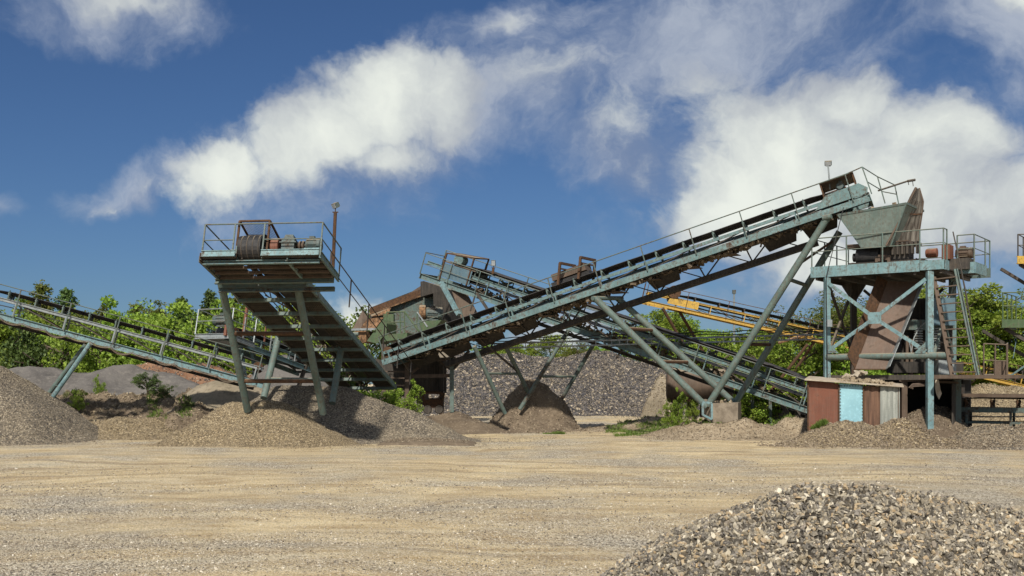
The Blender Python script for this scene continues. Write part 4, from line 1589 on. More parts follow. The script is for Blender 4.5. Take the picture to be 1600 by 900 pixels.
motor(B, fr.pt(LB - .4, -.44, .56), -fr.v, .48, .19)
MB().obox(fr.pt(LB - .4, -.68, .32), fr.u * .2, fr.v * .24, fr.w * .07).build('motor_base', TEALB, B)
rb = clutter(MB(), fr, (-.4, .66), (.05, .10), (LB - .6, LB - .1), 40, (.02, .07))
rb.build('spilled_stones', M_GREY, B)['kind'] = 'stuff'
rb = clutter(MB(), fr, (.95, 1.8), (-.02, .03), (5.4, 5.8), 30, (.03, .09))
rb.build('spilled_stones', M_GREY, B)['kind'] = 'stuff'
# legs
lg = [((345, 440, 34.9), (387, 642, 37.6)), ((463, 440, 34.9), (505, 646, 37.6))]
for a, b in lg:
    MB().tube(P(*a), P(*b), .125, 14).build('leg', PIPE, B, smooth=True)
lg2 = [((437, 520, 41.6), (412, 622, 39.8)), ((537, 520, 41.6), (519, 630, 39.8))]
for a, b in lg2:
    MB().tube(P(*a), P(*b), .125, 14).build('leg', PIPE, B, smooth=True)
def onleg(l, y):
    a, b = P(*l[0]), P(*l[1])
    # point of the leg that projects at row y
    best = min((abs(((HZ - (lerp(a, b, t / 200).z - CH) / lerp(a, b, t / 200).y * F)) - y), t) for t in range(201))[1]
    return lerp(a, b, best / 200)
for y in (521, 595):
    MB().tube(onleg(lg[0], y), onleg(lg[1], y), .075, 12).build('leg_crossbar', RUST, B, smooth=True)
MB().tube(onleg(lg2[0], 592), onleg(lg2[1], 594), .07, 12).build('leg_crossbar', PIPE, B)
MB().tube(P(430, 522, 41.6), P(560, 522, 41.5), .08, 12).build('leg_crossbar', PIPE, B)
fb_ = fr.pt(sP - .05, -.30, 0)
fl = P(520, 424, 34.4)
floodlight('floodlight', 'floodlight on a rusty pole at the right corner of the cantilevered platform', fl, P(524, 331, 34.4), .055, .20, (-.6, -.5, -.45), size=(.22, .13, .16))

# ================= D: main conveyor rising to the hopper
D0, D1 = P(597, 567, 47.5), P(1360, 309, 40.2)
fr = Frame(D0, D1)
FD = fr
D = thing('belt_conveyor', 'longest teal conveyor rising from the middle to the big hopper top right', 'conveyor', Vector((D0.x, D0.y, 0)))
gantry(D, fr, 1.15, stb=.40, sth=.12, gh=.24, belt_b=(.66, .14), idler_sp=1.18, frame_sp=2.0, mat=TEAL, smat=TEAL, belt_ends=(.3, .8))
handrail(fr, -.09, .2, fr.L - .6, .06, 1.12, D, sp=2.05, r=.022)
# lower truss on the far side with dark catwalk
q = MB()
q.bar(fr.pt(2.4, 1.25, -.78), fr.pt(fr.L - 2.3, 1.25, -.78), .5, .22, fr.w)
q.build('lower_catwalk', SHADEBLK, D)
q = MB()
t = 2.6
while t < fr.L - 3:
    q.bar(fr.pt(t, 1.2, -.72), fr.pt(t + .9, 1.1, -.08), .05, .05, fr.w)
    q.bar(fr.pt(t + 1.9, 1.2, -.72), fr.pt(t + .95, 1.1, -.08), .04, .04, fr.w)
    q.bar(fr.pt(t, 1.2, -.72), fr.pt(t, .1, -.10), .05, .05, fr.w)
    t += 1.95
q.build('lower_truss', DARK, D)
# drip plates and caked dirt beneath the belt
t = 1.0
while t < fr.L - 1.5:
    MB().obox(fr.pt(t + .75, .60, -.14), fr.u * .74, fr.v * .50, fr.w * .012).build('spill_plate', SHADEBLK, D)
    if t < fr.L * .30 or random.random() < .30:
        MB().plate([fr.pt(t + .05, .45, -.17), fr.pt(t + 1.45, .45, -.17), fr.pt(t + 1.3, 1.0, -.50), fr.pt(t + .2, 1.0, -.58)], .02).build('belly_plate', SHADEBLK, D)
    if random.random() < .8:
        MB().plate([fr.pt(t, .2, -.18), fr.pt(t + .6, .25, -.32), fr.pt(t + .7, 1.0, -.36), fr.pt(t + .05, .95, -.2)], .02).build('scraper_plate', BROWN, D)
    t += 1.58
clutter(MB(), fr, (.1, 1.1), (-.22, -.13), (1.5, fr.L - 1), 520, (.03, .12)).build('caked_dirt', E_DARK, D)['kind'] = 'stuff'
# V trestle standing on the concrete block
for a, b, r_ in (((930, 466, 43.6), (1104, 636, 43.0), .135), ((965, 466, 44.9), (1150, 632, 44.2), .13),
                 ((1293, 340, 40.7), (1106, 634, 43.0), .135), ((1312, 362, 41.9), (1150, 628, 44.2), .13)):
    MB().tube(P(*a), P(*b), r_, 14).build('leg', PIPE, D, smooth=True)
def pj(a, b, y):
    return onleg((a, b), y)
la = ((930, 466, 43.6), (1104, 636, 43.0)); lb = ((965, 466, 44.9), (1150, 632, 44.2))
lc = ((1293, 340, 40.7), (1106, 634, 43.0)); ld = ((1312, 362, 41.9), (1150, 628, 44.2))
for (l1, y1, l2, y2, m_) in ((la, 513, lb, 516, RUST), (la, 565, lb, 566, RUST), (lc, 436, ld, 446, PIPE), (lc, 537, ld, 538, RUST)):
    MB().tube(pj(*l1, y1), pj(*l2, y2), .075, 10).build('leg_crossbar', m_, D, smooth=True)
MB().tube(P(1286, 341, 40.7), P(1299, 338, 40.5), .10, 12).build('leg_cap', PIPE, D)
MB().tube(P(926, 466, 43.5), P(972, 466, 45.0), .09, 12).build('leg_cap', PIPE, D)
MB().tube(onleg(lc, 415), onleg(ld, 375), .05, 8).build('leg_brace', RUST, D)
# left end trestle legs on the soil mound
ll = [((741, 541, 46.2), (789, 646, 47.6)), ((790, 541, 47.4), (825, 612, 49.4))]
for a, b in ll:
    MB().tube(P(*a), P(*b), .095, 12).build('leg', PIPE, D, smooth=True)
MB().tube(onleg(ll[0], 583), onleg(ll[1], 584), .06, 10).build('leg_crossbar', PIPE, D)
MB().bar(P(765, 543, 46.5), onleg(ll[1], 582), .07, .07).build('leg_brace', DARK, D)
# magnet housing: two rusty portal frames over the belt
def portal(px, py, w, h, Y, par, n='portal_frame'):
    a = fr.pt(0, 0, 0)
    m = MB()
    p0 = P(px, py, Y); p1 = P(px + 3, py - h, Y)
    q0_ = p0 + fr.v * 1.2 + Vector((.25, 0, 0)); q1_ = q0_ + (p1 - p0)
    m.bar(p0, p1, .12, .09, fr.u)
    m.bar(q0_, q1_, .12, .09, fr.u)
    m.bar(p1, q1_, .10, .10)
    m.bar(lerp(p0, p1, .75), lerp(q0_, q1_, .75), .06, .06)
    return m.build(n, RUST, par)
MG = thing('magnet_separator', 'rusty box on two portal frames straddling the main belt midway', 'separator', fr.pt(10.5, .5, .6))
for px_, py_ in ((872, 445), (904, 436)):
    portal(px_, py_, 0, 34, 44.4, MG)
MB().obox(P(893, 427, 45.2), fr.u * .75, fr.v * .45, fr.w * .14).build('magnet_box', BROWN, MG)
MB().obox(P(896, 437, 45.2), fr.u * .85, fr.v * .42, fr.w * .09).build('magnet_skid', RUBBER, MG)
# head of D: chute cheek, roof, end railing
Lh = fr.L
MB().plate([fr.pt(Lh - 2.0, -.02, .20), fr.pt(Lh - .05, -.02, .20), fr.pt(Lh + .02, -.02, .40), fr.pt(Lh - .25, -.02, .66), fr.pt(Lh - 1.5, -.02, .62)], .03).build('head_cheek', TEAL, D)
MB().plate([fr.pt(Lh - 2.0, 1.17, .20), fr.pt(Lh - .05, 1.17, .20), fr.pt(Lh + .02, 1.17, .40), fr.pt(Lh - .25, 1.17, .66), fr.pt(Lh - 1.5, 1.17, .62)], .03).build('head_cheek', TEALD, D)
MB().chan(fr.pt(Lh - .02, -.1, 0), fr.pt(Lh - .02, 1.9, 0), .08, .24, fr.w).build('end_beam', TEAL, D)
rf = MB()
rz0, rz1 = 1.60, 1.78
c_ = [fr.pt(Lh - 1.55, .0, 1.12), fr.pt(Lh - .35, .0, 1.13), fr.pt(Lh - .35, 1.5, 1.05), fr.pt(Lh - 1.55, 1.5, 1.04)]
rf.plate(c_, .02)
rfo = rf.build('guard_roof', BROWN, D)
for i in range(4):
    MB().bar(c_[i], c_[(i + 1) % 4], .07, .06, fr.w).build('roof_edge', RUST, rfo)
for c0_, b_ in ((c_[0], .5), (c_[1], .2), (c_[2], .2), (c_[3], .5)):
    MB().bar(c0_, c0_ - fr.w * (1.12 - b_), .06, .06, fr.u).build('roof_post', RUST, rfo)
motor(D, fr.pt(Lh - .9, .2, .84), fr.v, .55, .15)
MB().obox(fr.pt(Lh - 1.2, .7, .72), fr.u * .5, fr.v * .4, fr.w * .04).build('motor_base', RUST, D)
# end gallery railing
e0, e1, e2_, e3 = fr.pt(Lh - .1, -.08, .1), fr.pt(Lh + .9, .9, .1), fr.pt(Lh + .9, 2.2, .05), fr.pt(Lh - .8, 2.2, .1)
tops = [P(1347, 261, 40.2), P(1371, 276, 41.0), P(1398, 289, 41.8)]
bots = [P(1362, 303, 40.2), P(1383, 318, 41.0), P(1404, 318, 41.8)]
rr = MB()
for a_, b_ in zip(tops[:-1], tops[1:]):
    rr.tube(a_, b_, .022, 6)
for k in range(2):
    rr.tube(lerp(tops[k], bots[k], .55), lerp(tops[k + 1], bots[k + 1], .5), .02, 6)
rh = rr.build('handrail', PIPE, D)
for a_, b_ in zip(tops, bots):
    MB().bar(a_, b_, .045, .045, fr.u).build('post', PIPE, rh)
MB().tube(fr.pt(Lh - .6, -.09, 1.12), tops[0], .022, 6).build('handrail', TEALD, D)
st_ = MB().tube(P(1372, 298, 41.5), P(1418, 283, 41.5), .035, 8)
st_.tube(P(1418, 283, 41.5), P(1430, 281, 41.5), .05, 8)
st_.path([P(1419, 284, 41.5), P(1420, 289, 41.5)], .015, 5)
st_.path([P(1426, 283, 41.5), P(1427, 291, 41.5)], .015, 5)
st_.build('sensor_arm', DARK, D)
floodlight('floodlight', 'floodlight on a thin pole above the head of the longest conveyor', P(1297, 296, 41.2), P(1294, 259, 41.2), .03, .10, (-.2, -.6, -.35), parent_mat=GREY, size=(.26, .12, .16))

# concrete footing block
cb = thing('concrete_block', 'weathered concrete footing block with teal bracket under the conveyor trestle', 'block', P(1130, 660, 43.2))
p0, p1 = P(1112, 661, 42.7), P(1153, 660, 42.9)
cm = MB()
dep = Vector((.45, 1.5, 0))
h_ = Vector((0, 0, .78))
cm.frustum([p0, p1, p1 + dep, p0 + dep - Vector((.0, 0, 0))], [p0 + h_, p1 + h_, p1 + dep + h_, p0 + dep + h_])
cm.build('block', CONC, cb)
pl = P(1096, 650, 43.6)
cm = MB().frustum([pl, p0, p0 + dep, pl + dep], [pl + h_ * .85, p0 + h_ * .93, p0 + dep + h_ * .93, pl + dep + h_ * .85])
cm.build('side_block', CONC, cb)
bm_ = MB()
qa, qb, qc, qd = P(1098, 628, 42.5), P(1112, 630, 42.5), P(1112, 655, 42.5), P(1098, 648, 42.5)
for a_, b_ in ((qa, qb), (qb, qc), (qd, qc), (qa, qd)):
    bm_.bar(a_, b_, .08, .08, Vector((0, 1, 0)))
bm_.build('bracket', TEALB, cb)
top_ = MB()
frT = Frame(P(1112, 631, 42.9), P(1152, 629, 43.1))
clutter(top_, frT, (.1, 1.3), (-.02, .06), (0, 1.0), 60, (.03, .1))
top_.build('dirt_cover', E_TAN, cb)['kind'] = 'stuff'

# ================= F: second conveyor running down to the right behind D
F0, F1 = P(657, 431, 52.0), P(1268, 643, 43.5)
fr = Frame(F1, F0)
FF = fr
FC = thing('belt_conveyor', 'teal conveyor descending rightwards behind the longest one, head gallery upper left', 'conveyor', Vector((F1.x, F1.y, 0)))
gantry(FC, fr, 1.5, stb=.72, sth=.16, gh=.26, belt_b=(1.10, .45), idler_sp=1.3, frame_sp=2.2, mat=TEAL, smat=TEAL, belt_a=(.1, 1.4), belt_ends=(.3, 1.8))
handrail(fr, -.10, .5, fr.L, .08, 1.12, FC, sp=1.6, mid=.6, r=.02, mat=PIPE)
handrail(fr, 1.62, fr.L - 9.5, fr.L, .08, 1.45, FC, sp=2.2, mid=.95, r=.02, mat=PIPE, name='far_handrail')
q = MB()
q.chan(fr.pt(.5, 1.6, -.45), fr.pt(fr.L - 4, 1.6, -.45), .10, .16, fr.w)
t = .8
while t < fr.L - 5:
    q.bar(fr.pt(t, 1.6, -.4), fr.pt(t + .9, 1.5, .0), .05, .05, fr.w)
    q.bar(fr.pt(t + 1.8, 1.6, -.4), fr.pt(t + .9, 1.5, .0), .05, .05, fr.w)
    t += 1.8
q.build('lower_truss', DARK, FC)
clutter(MB(), fr, (.1, 1.4), (.15, .3), (1.5, fr.L - 2), 200, (.03, .12)).build('caked_dirt', E_DARK, FC)['kind'] = 'stuff'
# head parts
Lf = fr.L
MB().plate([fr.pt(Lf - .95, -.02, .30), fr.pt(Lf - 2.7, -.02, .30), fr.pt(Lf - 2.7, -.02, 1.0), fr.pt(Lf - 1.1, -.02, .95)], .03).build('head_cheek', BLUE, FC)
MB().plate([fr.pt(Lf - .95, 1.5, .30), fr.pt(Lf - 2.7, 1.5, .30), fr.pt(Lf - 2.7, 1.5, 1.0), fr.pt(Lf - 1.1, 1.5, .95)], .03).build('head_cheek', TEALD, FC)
MB().obox(fr.pt(Lf - 1.9, .75, 1.02), fr.u * .95, fr.v * .8, fr.w * .015).build('head_cover', BROWN, FC)
c_ = [fr.pt(Lf - 1.1, -.05, 1.42), fr.pt(Lf - 2.6, -.05, 1.60), fr.pt(Lf - 2.6, 1.3, 1.70), fr.pt(Lf - 1.1, 1.3, 1.52)]
rfo = MB().plate(c_, .02).build('guard_roof', BROWN, FC)
for i in range(4):
    MB().bar(c_[i], c_[(i + 1) % 4], .06, .06, fr.w).build('roof_edge', RUST, rfo)
for c0_, b_ in zip(c_, (.2, .2, .2, .2)):
    MB().bar(c0_, c0_ - fr.w * 1.3, .07, .06, fr.u).build('roof_post', RUST, rfo)
MB().lathe(fr.pt(Lf - 1.8, -.05, 1.3), fr.v, [(0, .1), (0, .25), (.5, .25), (.5, .1)], 16).build('drive_drum', TEAL, FC)
MB().chan(fr.pt(Lf, -.1, 0), fr.pt(Lf, 1.6, 0), .08, .24, fr.w).build('end_beam', TEALD, FC)
rail_run([fr.pt(Lf, -.1, .1), fr.pt(Lf, 1.6, .1)], 0, 1.05, .5, FC, w=fr.w)
MB().bar(P(689, 441, 50.6), P(717, 492, 50.0), .22, .16).build('leg', TEALB, FC)
MB().bar(P(745, 458, 50.4), P(770, 496, 50.2), .12, .12).build('leg', DARK, FC)
MB().bar(P(742, 463, 50.6), P(735, 486, 50.5), .06, .06).build('strut', DARK, FC)
MB().plate([P(703, 446, 51.3), P(727, 453, 51.3), P(752, 500, 51.0), P(722, 502, 51.0)], .04).build('discharge_chute', BROWN, FC)
fl_ = [((888, 516, 49.2), (812, 640, 48.6)), ((930, 534, 50.4), (868, 640, 50.6))]
for a, b in fl_:
    MB().tube(P(*a), P(*b), .095, 12).build('leg', TEALD, FC, smooth=True)
MB().tube(onleg(fl_[0], 588), onleg(fl_[1], 588), .06, 10).build('leg_crossbar', PIPE, FC)
MB().bar(P(975, 541, 48.5), P(963, 560, 48.6), .08, .08).build('strut', DARK, FC)
for px_, pt_, pb_, Y_ in ((1175, 613, 660, 45.5), (1203, 625, 668, 45)):
    MB().bar(P(px_, pt_, Y_), P(px_ + 1, pb_, Y_), .12, .12).build('leg', TEALD, FC)
for (a_, b_) in (((1218, 625), (1240, 662)), ((1245, 640), (1250, 668))):
    MB().bar(P(a_[0], a_[1], 44.5), P(b_[0], b_[1], 44.3), .16, .16).build('leg', DARK, FC)
floodlight('floodlight', 'floodlight with square face on a short stub beside the upper middle conveyor', P(770, 428, 49.8), P(771, 418, 49.8), .06, .20, (-.1, -.9, -.2), size=(.19, .12, .26))

# ================= G: slim horizontal gantry
G0, G1 = P(745, 541, 47.6), P(1346, 524, 45.6)
fr = Frame(G0, G1)
G = thing('pipe_bridge', 'slim grey horizontal pipe bridge with cables behind the trestle legs', 'bridge', G0)
for b_ in (-.10, .10):
    for a_ in (0, .5):
        MB().bar(fr.pt(0, a_, b_), fr.pt(fr.L, a_, b_), .05, .05, fr.w).build('rail', GREY, G)
m_ = MB()
t = .1
while t < fr.L:
    m_.bar(fr.pt(t, 0, -.1), fr.pt(t, 0, .1), .03, .03, fr.u)
    m_.bar(fr.pt(t, 0, -.1), fr.pt(t, .5, -.1), .03, .03, fr.u)
    t += .34
m_.build('rungs_web', GREY, G)
m_ = MB()
for k in range(3):
    n_ = 40
    pts = [fr.pt(fr.L * i / n_, .1 + .12 * k, .10 + .12 * k + .03 * math.sin(i * 1.3 + k)) for i in range(n_ + 1)]
    m_.path(pts, .022, 5)
m_.build('cable_bundle', RUBBER, G)
for px_ in (1342,):
    p_ = P(px_, 538 if px_ < 900 else 526, 46.4 if px_ < 900 else 45.4)
    MB().tube(p_ - Z * 3.6, p_, .06, 8).build('support_post', DARK, G)

# ================= H: yellow conveyor far behind
H0, H1 = P(1003, 470, 70), P(1660, 617, 68)
fr = Frame(H1, H0)
Hc = thing('belt_conveyor', 'ochre yellow belt conveyor far behind, descending to the right', 'conveyor', Vector((H1.x, H1.y, 0)))
gantry(Hc, fr, 1.2, stb=.62, sth=.11, gh=.22, belt_b=(.86, .35), idler_sp=1.6, frame_sp=2.2, mat=YELL, smat=YELL, mat2=DARK, belt_ends=(.3, 1.8), idmat=DARK)
handrail(fr, -.08, .4, fr.L - .2, .1, 1.18, Hc, sp=2.6, mid=None, r=.022, mat=RUST)
MB().plate([fr.pt(fr.L - 1.6, -.05, .2), fr.pt(fr.L - 3.6, -.05, .2), fr.pt(fr.L - 3.6, -.05, .70), fr.pt(fr.L - 2.6, -.05, .62), fr.pt(fr.L - 1.7, -.05, .55)], .04).build('head_cheek', YELL, Hc)
pulley(fr, fr.L - 1.9, -.1, 1.3, 1.0, .42, Hc, mat=RUST, name='head_drum')
rail_run([fr.pt(fr.L, -.05, .1), fr.pt(fr.L, 1.3, .1)], 0, 1.1, .5, Hc, w=fr.w, mat=RUST)
for a, b in (((1035, 481, 69.5), (1072, 545, 71)), ((1060, 484, 70.8), (1100, 552, 72)), ((1262, 538, 69), (1205, 610, 70)), ((1275, 530, 70), (1225, 605, 71))):
    MB().tube(P(*a), P(*b), .10, 10).build('leg', RUST, Hc)
MB().tube(P(1216, 536, 69), P(1262, 522, 69), .08, 8).build('strut', ORAN, Hc)
mast = thing('utility_pole', 'thin grey pole rising above the yellow conveyor', 'pole', P(1147, 560, 80))
MB().tube(P(1147, 560, 80), P(1147, 458, 80), .09, 8, .06).build('pole', GREY, mast)
MB().obox(P(1147, 456, 80), (.12, 0, 0), (0, .1, 0), (0, 0, .14)).build('lamp_head', MOTOR, mast)

# ================= C: small conveyor behind the cantilevered one
C0, C1 = P(500, 584, 50), P(352, 527, 44)
fr = Frame(C0, C1)
Cc = thing('belt_conveyor', 'small pale teal conveyor half hidden behind the cantilevered legs', 'conveyor', Vector((C0.x, C0.y, 0)))
gantry(Cc, fr, 1.2, stb=.40, sth=.1, gh=.20, belt_b=(.62, .15), idler_sp=1.3, frame_sp=2.0, mat=TEALB, smat=TEAL, belt_ends=(.3, .8))
handrail(fr, -.08, .3, fr.L - 1.0, .1, 1.1, Cc, sp=1.6, mid=.6, r=.018, mat=GREY)
Lc = fr.L
MB().obox(fr.pt(Lc - .6, .5, -.02), fr.u * .8, fr.v * .9, fr.w * .02).build('head_deck', GREY, Cc)
MB().chan(fr.pt(Lc + .2, -.4, 0), fr.pt(Lc + .2, 1.4, 0), .06, .22, fr.w).build('fascia', GREY, Cc)
MB().chan(fr.pt(Lc - 1.4, -.4, 0), fr.pt(Lc + .2, -.4, 0), .06, .22, fr.w).build('fascia', GREY, Cc)
rail_run([fr.pt(Lc - 1.3, -.4, .1), fr.pt(Lc + .2, -.4, .1), fr.pt(Lc + .2, 1.4, .1), fr.pt(Lc - 1.3, 1.4, .1)], 0, 1.05, .55, Cc, w=fr.w, mat=GREY)
motor(Cc, fr.pt(Lc - .3, .2, .8), fr.v, .7, .22)
MB().obox(fr.pt(Lc + .0, -.2, .22), fr.u * .3, fr.v * .06, fr.w * .22).build('bearing_guard', RUSTR, Cc)
MB().bar(fr.pt(Lc - 1.2, .1, 0), fr.pt(Lc - 1.2, .1, 1.7), .10, .10, fr.u).build('roof_post', RUSTR, Cc)
MB().bar(fr.pt(Lc - 2.6, .1, .2), fr.pt(Lc - 2.6, .1, 1.6), .06, .06, fr.u).build('roof_post', RUSTR, Cc)
MB().bar(fr.pt(Lc - 1.2, .1, 1.7), fr.pt(Lc - 2.6, .1, 1.6), .06, .06, fr.w).build('roof_edge', ORAN, Cc)
for a, b in (((374, 528, 45.5), (384, 598, 46)), ((392, 530, 46.5), (400, 598, 47))):
    MB().bar(P(*a), P(*b), .14, .14).build('leg', TEALB, Cc)
MB().tube(P(478, 570, 49), P(464, 612, 49), .10, 10).build('leg', DARK, Cc)

# ================= I: screening plant behind
I_ = thing('screening_machine', 'dark teal screening hopper with rusty rims left of the crossing conveyors', 'screener', P(640, 560, 56))
Y_ = 56.0
wl = [P(589, 505, Y_), P(612, 470, Y_), P(677, 457, Y_ - .2), P(705, 480, Y_ - .3), P(705, 530, Y_), P(620, 545, Y_)]
MB().prism(wl, (1.0, 2.4, 0)).build('side_wall', TEALD, I_)
wl = [P(657, 440, Y_ - 1.0), P(662, 439, Y_ - 1), P(700, 452, Y_ - .9), P(706, 520, Y_ - .8), P(677, 520, Y_ - 1), P(677, 458, Y_ - 1), P(657, 464, Y_ - 1)]
MB().prism(wl, (.8, 3.0, 0)).build('feed_box', SHADEBLK, I_)
MB().plate([P(578, 481, Y_ - .1), P(658, 452, Y_ - .1), P(658, 462, Y_ - .1), P(578, 492, Y_ - .1)], .10).build('rim_plate', RUST, I_)
MB().plate([P(640, 458, Y_ + .3), P(657, 447, Y_ + .3), P(657, 463, Y_ + .3), P(641, 468, Y_ + .3)], .08).build('rim_plate', BROWN, I_)
MB().plate([P(578, 481, Y_ + 2.2), P(658, 450, Y_ + 2.2), P(658, 470, Y_ + 2.2), P(578, 500, Y_ + 2.2)], .1).build('rim_plate', SHADEBLK, I_)
MB().bar(P(577, 491, Y_ - .25), P(660, 462, Y_ - .25), .2, .06).build('rim_lip', ORAN, I_)
MB().plate([P(579, 492, Y_ - .3), P(612, 480, Y_ - .3), P(606, 492, Y_ - .5), P(581, 495, Y_ - .5)], .05).build('lip_plate', ORAN, I_)
MB().plate([P(580, 495, Y_ + .3), P(606, 490, Y_ + .3), P(600, 512, Y_ + .3), P(580, 505, Y_ + .3)], .1).build('end_plate', SHADEBLK, I_)
# green chute with orange lining and brown flap
MB().prism([P(573, 533, Y_ - 3.4), P(598, 500, Y_ - 3.4), P(603, 506, Y_ - 3.4), P(602, 521, Y_ - 3.4), P(590, 537, Y_ - 3.4)], (.4, 1.2, 0)).build('chute', GREEN, I_)
MB().plate([P(563, 514, Y_ - 3.2), P(574, 498, Y_ - 3.0), P(600, 496, Y_ - 3.0), P(586, 514, Y_ - 3.2)], .05).build('chute_lining', ORAN, I_)
MB().plate([P(550, 515, Y_ - 2.8), P(567, 484, Y_ - 2.4), P(577, 497, Y_ - 2.4), P(565, 514, Y_ - 2.8)], .05).build('flap', BROWN, I_)
MB().bar(P(549, 515, Y_ - 3.5), P(586, 514, Y_ - 3.5), .05, .10).build('chute_lip', GREY, I_)
MB().prism([P(554, 517, Y_ - 3.3), P(572, 517, Y_ - 3.3), P(572, 534, Y_ - 3.3), P(566, 536, Y_ - 3.3)], (.3, .8, 0)).build('chute_body', ORAN, I_)
# green service platform
MB().prism([P(599, 523, Y_ - 4), P(636, 520, Y_ - 4), P(636, 528, Y_ - 4), P(599, 534, Y_ - 4)], (.3, 1.6, 0)).build('service_deck', GREEN, I_)
rr = MB()
pa, pb, pc = P(604, 488, Y_ - 4), P(632, 487, Y_ - 4), P(655, 518, Y_ - 4.4)
rr.tube(pa, pb, .03, 6).tube(pb, pc, .04, 6)
rr.tube(P(604, 504, Y_ - 4), P(632, 503, Y_ - 4), .025, 6)
hr = rr.build('handrail', GREEN, I_)
for p_, q_ in ((pa, P(603, 524, Y_ - 4)), (pb, P(632, 521, Y_ - 4)), (P(625, 488, Y_ - 2.6), P(626, 520, Y_ - 2.6)), (P(652, 488, Y_ - 4), P(651, 512, Y_ - 4))):
    MB().bar(p_, q_, .05, .05, Vector((1, 0, 0))).build('post', GREEN, hr)
MB().tube(P(652, 488, Y_ - 4.0), P(668, 511, Y_ - 4.4), .04, 6).build('handrail', GREY, I_)
MB().obox(P(608, 507, Y_ - 2.2), (.25, 0, 0), (0, .3, 0), (0, 0, .5)).build('green_cabinet', GREEN, I_)
motor(I_, P(665, 489, Y_ - 2.6), (1, 0, -.05), .85, .30, mat=MOTOR)
MB().lathe(P(656, 488, Y_ - 2.6), (1, 0, 0), [(0, .1), (0, .36), (.3, .36), (.3, .1)], 20).build('pulley_guard', ORAN, I_)
MB().prism([P(655, 502, Y_ - 2.9), P(690, 500, Y_ - 2.9), P(676, 516, Y_ - 2.9), P(658, 518, Y_ - 2.9)], (.2, .8, 0)).build('motor_bracket', GREEN, I_)
for px_ in (600, 640, 690):
    MB().bar(P(px_, 530, Y_ + .5), P(px_, 652, Y_ + .5), .25, .25, Vector((1, 0, 0))).build('support_post', DARK, I_)

# ================= N: drive frame below D's left end
N_ = thing('steel_support_frame', 'dark steel frame with posts and knee braces under the tail of the longest conveyor', 'frame', P(660, 650, 48.5))
Yn = 48.6
for px_, yb in ((636, 640), (706, 644)):
    MB().bar(P(px_, 556, Yn), P(px_, yb, Yn), .22, .18, Vector((1, 0, 0))).build('post', PIPE if px_ > 700 else BROWN, N_)
for px_ in (622, 690):
    MB().bar(P(px_, 556, Yn + 3), P(px_, 640, Yn + 3), .2, .2, Vector((1, 0, 0))).build('post', DARK, N_)
MB().bar(P(610, 566, Yn), P(712, 560, Yn), .2, .14).build('beam', BROWN, N_)
MB().bar(P(640, 588, Yn + .05), P(704, 587, Yn + .05), .14, .16).build('beam', BROWN, N_)
MB().bar(P(641, 584, Yn), P(664, 567, Yn), .10, .10).build('knee_brace', BROWN, N_)
MB().bar(P(704, 577, Yn), P(682, 562, Yn), .12, .10).build('knee_brace', DARK, N_)
MB().bar(P(708, 577, Yn), P(733, 548, Yn - .3), .12, .10).build('knee_brace', DARK, N_)
MB().box(P(655, 578, Yn + 3.4), 2.6, .2, 2.2).build('back_plate', DARK, N_)
MB().plate([P(610, 566, Yn), P(700, 560, Yn), P(705, 550, Yn + 3), P(620, 556, Yn + 3)], .06).build('deck_plate', DARK, N_)
MB().plate([P(578, 560, Yn + .6), P(632, 566, Yn + .6), P(632, 620, Yn + .6), P(585, 618, Yn + .6)], .06).build('side_plate', DARK, N_)
for y_ in (580, 590, 601, 610):
    MB().bar(P(590, y_, Yn - .2), P(632, y_ + 1, Yn - .2), .08, .06).build('cross_rail', BROWN, N_)

# rusty ore wagon
W_ = thing('ore_wagon', 'small rusty open wagon beside the dark steel frame post', 'wagon', P(670, 642, 49.6))
Yw = 49.4
o_ = P(662, 633, Yw)
lo = [P(664, 636, Yw), P(690, 636, Yw), P(690, 634, Yw + 1.6), P(664, 634, Yw + 1.6)]
hi = [P(661, 614, Yw - .1), P(694, 615, Yw - .1), P(694, 613, Yw + 1.8), P(661, 612, Yw + 1.8)]
fw = MB()
for i in range(4):
    j = (i + 1) % 4
    fw.bar(hi[i], hi[j], .07, .08)
    fw.bar(lo[i], lo[j], .07, .08)
    fw.bar(lo[i], hi[i], .06, .06)
    fw.bar(lerp(lo[i], hi[i], .5), lerp(lo[j], hi[j], .5), .04, .04)
fw.bar(lo[0], hi[1], .05, .05)
fw.build('wagon_frame', RUST, W_)
for i in (0, 2, 3):
    j = (i + 1) % 4
    a_, b_, c0_, d0_ = lo[i], lo[j], lerp(lo[j], hi[j], .55), lerp(lo[i], hi[i], .55)
    MB().plate([a_, b_, c0_, d0_], .02).build('side_panel', RUST, W_)
MB().prism([P(646, 606, Yw + .4), P(663, 616, Yw + .4), P(664, 634, Yw + .4), P(652, 630, Yw + .4)], (.1, 1.2, 0)).build('chute_plate', BROWN, W_)
for px_ in (668, 686):
    MB().lathe(P(px_, 640, Yw - .1), (0, 1, 0), [(0, .05), (0, .17), (.05, .2), (.08, .2), (.08, .05)], 16).build('wheel', DARK, W_)
    MB().lathe(P(px_, 640, Yw + 1.4), (0, 1, 0), [(0, .05), (0, .17), (.05, .2), (.08, .2), (.08, .05)], 16).build('wheel', DARK, W_)

